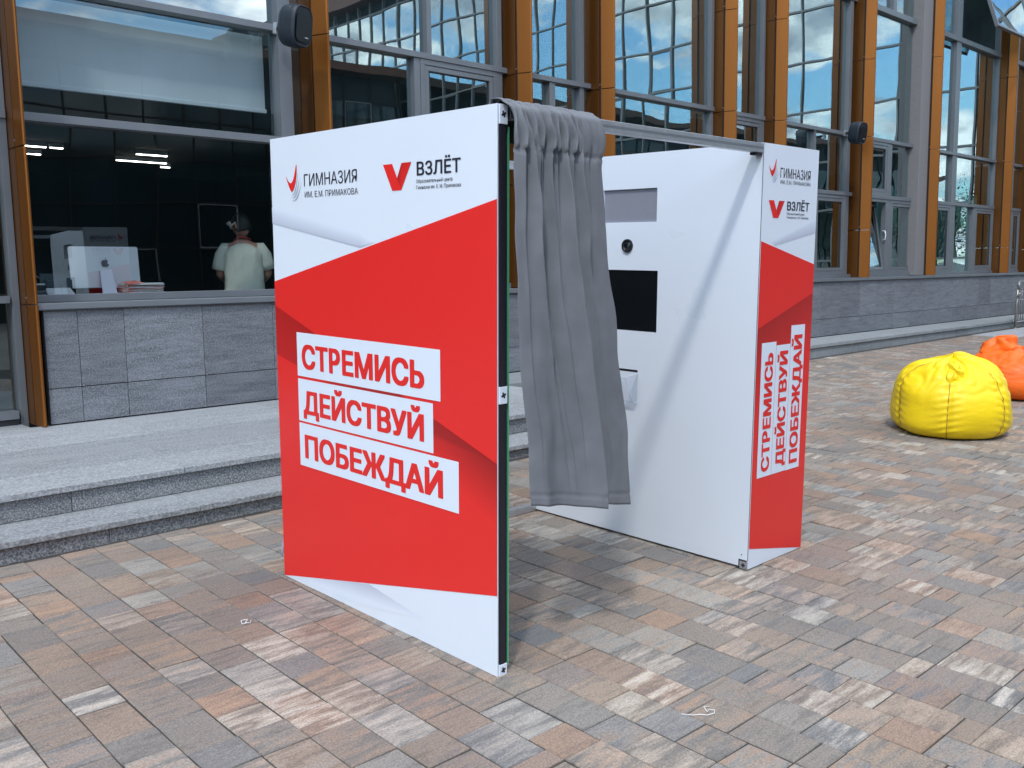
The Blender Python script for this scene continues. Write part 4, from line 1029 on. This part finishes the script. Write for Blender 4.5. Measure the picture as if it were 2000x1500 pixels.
# ================================================================ bean bags
def bag(name, mw, m, r, h, seed, label, knot, top_tilt, peak=(0, 0, 0)):
    root = empty(name, mw, label, 'bean bag', 'bean bags on the plaza')
    mb = MB(); nu, nv = 144, 80
    rr = random.Random(seed); ph0 = rr.random()*6
    prof = [(0, .0), (.0, .55), (.012, .74), (.05, .86), (.14, .96), (.28, 1.0), (.45, .985), (.62, .945), (.76, .86), (.87, .72), (.945, .54), (.985, .32), (1.0, .0)]
    def pr(s):
        s *= len(prof)-1; i = min(int(s), len(prof)-2); f = s-i
        p0 = prof[max(0, i-1)]; p1 = prof[i]; p2 = prof[i+1]; p3 = prof[min(len(prof)-1, i+2)]
        c = lambda a, b, c_, d: .5*((2*b)+(-a+c_)*f+(2*a-5*b+4*c_-d)*f*f+(-a+3*b-3*c_+d)*f*f*f)
        return max(0, c(p0[0], p1[0], p2[0], p3[0])), max(0, c(p0[1], p1[1], p2[1], p3[1]))
    ns = 6
    for j in range(nv+1):
        zz, q = pr(j/nv)
        for i in range(nu):
            a = 2*math.pi*i/nu
            sa = (a*ns/(2*math.pi)+ph0) % 1; ds = min(sa, 1-sa)*2*math.pi/ns          # distance to seam, rad
            R0 = r*q
            pk = math.exp(-(ds/.05)**2)
            R0 *= 1-.035*pk*(zz > .02)
            R0 += .006*math.exp(-(ds/.22)**2)*math.sin(zz*70+5*math.sin(a*3))*min(1, zz*6)      # puckers by the seams
            n_ = Vector((math.cos(a)*1.6, math.sin(a)*1.6, zz*2.6+seed))
            R0 *= 1+.085*noise.noise(n_*.9)
            cr = abs(noise.noise(n_*2.3+Vector((0, 0, 5))))
            R0 -= .017*(1-min(1, cr*4.5))*max(0, zz-.35)*1.6
            Zz = h*zz+(.09*h*noise.noise(n_*1.2)-.03*h*(1-min(1, cr*4)))*max(0, zz-.5)*2
            x = R0*math.cos(a)*1.03; y = R0*math.sin(a)
            x += top_tilt[0]*max(0, zz-.4)**2; y += top_tilt[1]*max(0, zz-.4)**2
            Zz += peak[2]*math.exp(-((x-peak[0])**2+(y-peak[1])**2)/.007)*(zz > .6)
            mb.v.append((x, y, Zz))
    for j in range(nv):
        for i in range(nu): mb.f.append((j*nu+i, j*nu+(i+1) % nu, (j+1)*nu+(i+1) % nu, (j+1)*nu+i)); mb.m.append(0)
    mb.build('bag', m, root, smooth=True)
    # seams lie in the puckered grooves
    for s_ in range(ns):
        i = int(round(((s_-ph0) % ns)/ns*nu)) % nu
        pts = [Vector(mb.v[j*nu+i]) for j in range(6, nv-10, 2)]
        c = Vector((0, 0, h*.4)); pts = [p+(p-Vector((0, 0, p.z))).normalized()*.0015 for p in pts]
        sm = MB(); sm.tube(pts, .0035, 6); sm.build('seam', M['thread_y'] if name == 'x' or m == M['yellow'] else m, root, smooth=True)
    # gathered top: folded flap of cloth
    kn = MB(); ku, kv = 48, 22; kx, ky, kz, kr, kh, ang = knot
    for j in range(kv+1):
        t = j/kv
        for i in range(ku):
            a = 2*math.pi*i/ku; n_ = noise.noise(Vector((math.cos(a)*1.8+seed, math.sin(a)*1.8, t*3)))
            rad = kr*(1.05-.5*t+.25*math.sin(t*math.pi))*(1+.30*math.sin(a*5+t*2.2)*(.3+.7*t)*.6+.45*n_)
            if t > .9: rad *= math.sqrt(max(0, (1-t)/.1))*.97+.03
            kn.v.append((rad*math.cos(a), rad*math.sin(a)*.75, kh*t+.03*n_))
    for j in range(kv):
        for i in range(ku): kn.f.append((j*ku+i, j*ku+(i+1) % ku, (j+1)*ku+(i+1) % ku, (j+1)*ku+i)); kn.m.append(0)
    kn.build('gathered_top', m, root, smooth=True, xf=Matrix.Translation((kx, ky, kz)) @ Matrix.Rotation(ang[0], 4, 'Y') @ Matrix.Rotation(ang[1], 4, 'X'))
    return root
by = bag('bean_bag', onplaza(5.86, .82, 0, R(20)), M['yellow'], .475, .62, 3.1, 'bright yellow bean bag chair with ochre seams on the paving', (-.23, .0, .46, .105, .16, (R(-50), R(12))), (.02, .0), (.06, -.04, .04))
bo = bag('bean_bag', onplaza(8.44, 1.16, 0, R(75)), M['orange'], .54, .50, 8.4, 'orange bean bag chair with a slumped top behind the yellow one', (.13, .10, .36, .19, .26, (R(12), R(-14))), (-.10, .10))
for k_i, (a, hgt) in enumerate([(-1.2, .56), (-1.75, .50)]): pass
ey = MB()
for (x, y, z_) in ():
    ey.tube([(x+.009*math.cos(2*math.pi*i/10), y, z_+.009*math.sin(2*math.pi*i/10)) for i in range(10)], .003, 6, closed=True)


# ================================================================ railing
rl = empty('metal_railing', onplaza(17.42, 4.30, 0), 'brushed steel railing with thin bars at the far right edge', 'railing')
def post(x):
    p = MB(); p.tube([(x, 0, 0), (x, 0, .84)], .024, 12); p.tube([(x, 0, .0), (x, 0, .012)], .05, 12); p.build('post', M['steel'], rl, smooth=True)
for x in (0, 1.9, 3.8): post(x)
h_ = MB(); h_.tube([(3.9, .0, .90), (.05, 0, .90), (-.03, -.02, .88), (-.05, -.03, .83), (-.02, -.04, .78), (.08, -.03, .76)], .022, 10); h_.build('handrail', M['steel'], rl, smooth=True)
h_ = MB(); h_.tube([(3.9, -.05, .70), (.02, -.05, .70), (-.05, -.04, .67), (-.05, -.03, .62), (.05, -.02, .60)], .019, 10); h_.build('handrail', M['steel'], rl, smooth=True)
for z in (.55, .12): MB().tube([(0, 0, z), (3.8, 0, z)], .012, 8).build('crossbar', M['steel'], rl, smooth=True)
for i in range(1, 31):
    if i % 15: MB().tube([(i*.1253, 0, .12), (i*.1253, 0, .74)], .008, 6).build('bar', M['steel'], rl, smooth=True)

# ================================================================ litter and cable
st = MB(); st.tube([(.262,-.615,.004),(.285,-.645,.003),(.303,-.662,.006),(.318,-.678,.004),(.340,-.690,.008),(.352,-.683,.012),(.345,-.664,.009),(.333,-.668,.006),(.350,-.640,.008),(.372,-.648,.004)], .0013, 6)
o = st.build('string', M['rope'], smooth=True); o.matrix_world = G; tag(o, 'thin white string with a small loop on the foreground paving', 'string')
st = MB(); st.tube([(0,0,.004),(.018,.012,.012),(.012,.03,.006),(-.006,.022,.010),(-.012,.0,.004),(.004,-.014,.010),(.02,-.010,.004),(.03,.006,.008)], .0017, 6)
o = st.build('plastic_tie', M['rope'], smooth=True); o.matrix_world = onplaza(-.443, 1.06); tag(o, 'small curled white plastic tie left of the booth', 'plastic tie')
cbl = MB(); pts = []
for i in range(40):
    t = i/39; pts.append((.07+1.45*t, 1.62+.07*math.sin(t*9)+.05*math.sin(t*23), .006+.10*math.exp(-((t-.05)/.05)**2)))
cbl.tube(pts, .004, 6); cbl.tube([(a, b+.02*math.sin(i*.5), c) for i, (a, b, c) in enumerate(pts)], .003, 6)
o = cbl.build('power_cable', M['cable'], smooth=True); o.matrix_world = BT; tag(o, 'pair of thin grey cables on the paving behind the booth', 'cable')

# ================================================================ buildings facing the facade (seen in its glass)
def far_block(name, label, O, Ux, length, height, mw, mh, base, fascia, gm, brow, fm='frame_far'):
    root = empty(name, O, label, 'building'); root.rotation_euler = (0, 0, math.atan2(Ux[1], Ux[0]))
    # local: x along the front, y into the block, z up; the front faces -y
    MB().box(0, length, .35, 9, base, height-.2).build('wall', M['room'], root)
    fb = MB(); nx = int(length/mw); nz = int((height-fascia-base-.3)/mh); r_ = random.Random(5)
    for i in range(nx+1): 
        wd = .022 if i % 3 else .034
        fb.box(i*mw-wd, i*mw+wd, -.05, .12, base+.3, height-fascia)
    for j in range(nz+1): fb.box(0, length, -.045, .12, base+.28+j*mh-.03, base+.28+j*mh+.03)
    fb.build('mullion_grid', M[fm], root)
    gl = MB()
    for i in range(nx):
        for j in range(nz):
            a, b = i*mw+.02, (i+1)*mw-.02; c, d = base+.28+j*mh+.03, base+.28+(j+1)*mh-.03; e = [r_.gauss(0, .004) for _ in range(4)]
            gl.quad((a, .02+e[0], c), (b, .02+e[1], c), (b, .02+e[2]+e[1]-e[0]-e[2], d), (a, .02, d)) if 0 else gl.quad((a, .02+e[0], c), (b, .02+e[1], c), (b, .02+e[1]+e[2], d), (a, .02+e[0]+e[2], d))
            if (i*7+j*3) % 11 == 0:
                sf = .05
                fb2.box(a, a+sf, -.03, .05, c, d); fb2.box(b-sf, b, -.03, .05, c, d); fb2.box(a+sf, b-sf, -.03, .05, c, c+sf); fb2.box(a+sf, b-sf, -.03, .05, d-sf, d)
    tag(gl.build('glazing', gm, root), kind='stuff')
    MB().box(-.3, length+.3, -.55, 9.3, height-fascia, height).build('roof_fascia', brow, root)
    MB().box(0, length, -.06, .1, base-1.5, base+.3).build('base_wall', M['slate'], root)
    return root

fb2 = MB()
# glazed wing closing the courtyard on the right, its front facing left (-x)
wg = far_block('glazed_wing', 'tall glazed wing closing the far right side of the courtyard, mirrored in the windows', (25.5, 4.6, 0), (0, -1), 46, 15.6, 1.06, 1.55, -.1, .9, M['wing_glass'], M['brown'])
fb2.build('opening_frames', M['frame_far'], wg); fb2 = MB()
# low dark block across the plaza, front facing the school (+y)
ob = far_block('low_block', 'low dark glazed block with brown roof edge across the plaza, behind the viewer', (24.9, -23, 0), (-1, 0), 62, 10.6, 1.5, 1.6, -.8, .35, M['dark_glass'], M['brown'], 'seam')
fb2.build('opening_frames', M['frame_far'], ob)

# trees
def tree(loc, h, cr, seed, label, lf='leaf'):
    r_ = random.Random(seed); root = empty('broadleaf_tree', loc, label, 'tree', 'trees around the plaza')
    t = MB(); pts = [(0, 0, -.3), (.05, 0, h*.2), (-.05, .08, h*.4), (.05, 0, h*.62), (0, 0, h*.85)]
    t.tube(pts, .1, 8, radii=[.17, .13, .10, .07, .03])
    tips = []
    for i in range(11):
        a = r_.random()*6.28; z0 = h*r_.uniform(.3, .7); ln_ = cr*r_.uniform(.5, .95); e = (ln_*math.cos(a), ln_*math.sin(a), z0+ln_*r_.uniform(.3, .9)); tips.append(e)
        t.tube([(0, 0, z0), (e[0]*.5, e[1]*.5, z0+(e[2]-z0)*.6), e], .04, 5, radii=[.05, .03, .01])
    t.build('trunk', M['bark'], root, smooth=True)
    c = MB(); cen = tips+[(0, 0, h*.8), (0, 0, h*.65)]
    for i in range(2600):
        q = r_.choice(cen); s = cr*.36
        p = Vector((q[0]+r_.gauss(0, s*.6), q[1]+r_.gauss(0, s*.6), q[2]+r_.gauss(0, s*.5)))
        u = Vector((r_.gauss(0, 1), r_.gauss(0, 1), r_.gauss(0, 1))).normalized(); v = u.orthogonal().normalized(); sz = r_.uniform(.08, .17)
        c.quad(tuple(p-u*sz), tuple(p+v*sz*.5), tuple(p+u*sz), tuple(p-v*sz*.5))
    c.build('crown', M[lf], root)
tl = [((18.5, -17.4, -.6), 6.4, 2.2, ''),
      ((-26, -6, -.6), 9, 3.6, ''), ((-28, 1, -.6), 8, 3.4, ''), ((-27, -13, -.6), 10, 3.8, ''), ((-30, 8, -.6), 9.5, 3.6, ''), ((-25, -20, -.6), 8.5, 3.4, '')]
where = ['lone tree before the low block, nearest the glazed wing',
         'tree at the left edge of the plaza, centre of its clump', 'tree at the left edge of the plaza, level with the steps', 'tallest tree at the left edge of the plaza', 'tree beside the left end of the school facade', 'tree at the left edge of the plaza, nearest the low block']
for i, (loc, h, cr, _) in enumerate(tl): tree(loc, h, cr, 20+i, where[i], 'leaf' if i % 2 else 'leaf2')
bpy.context.view_layer.update()
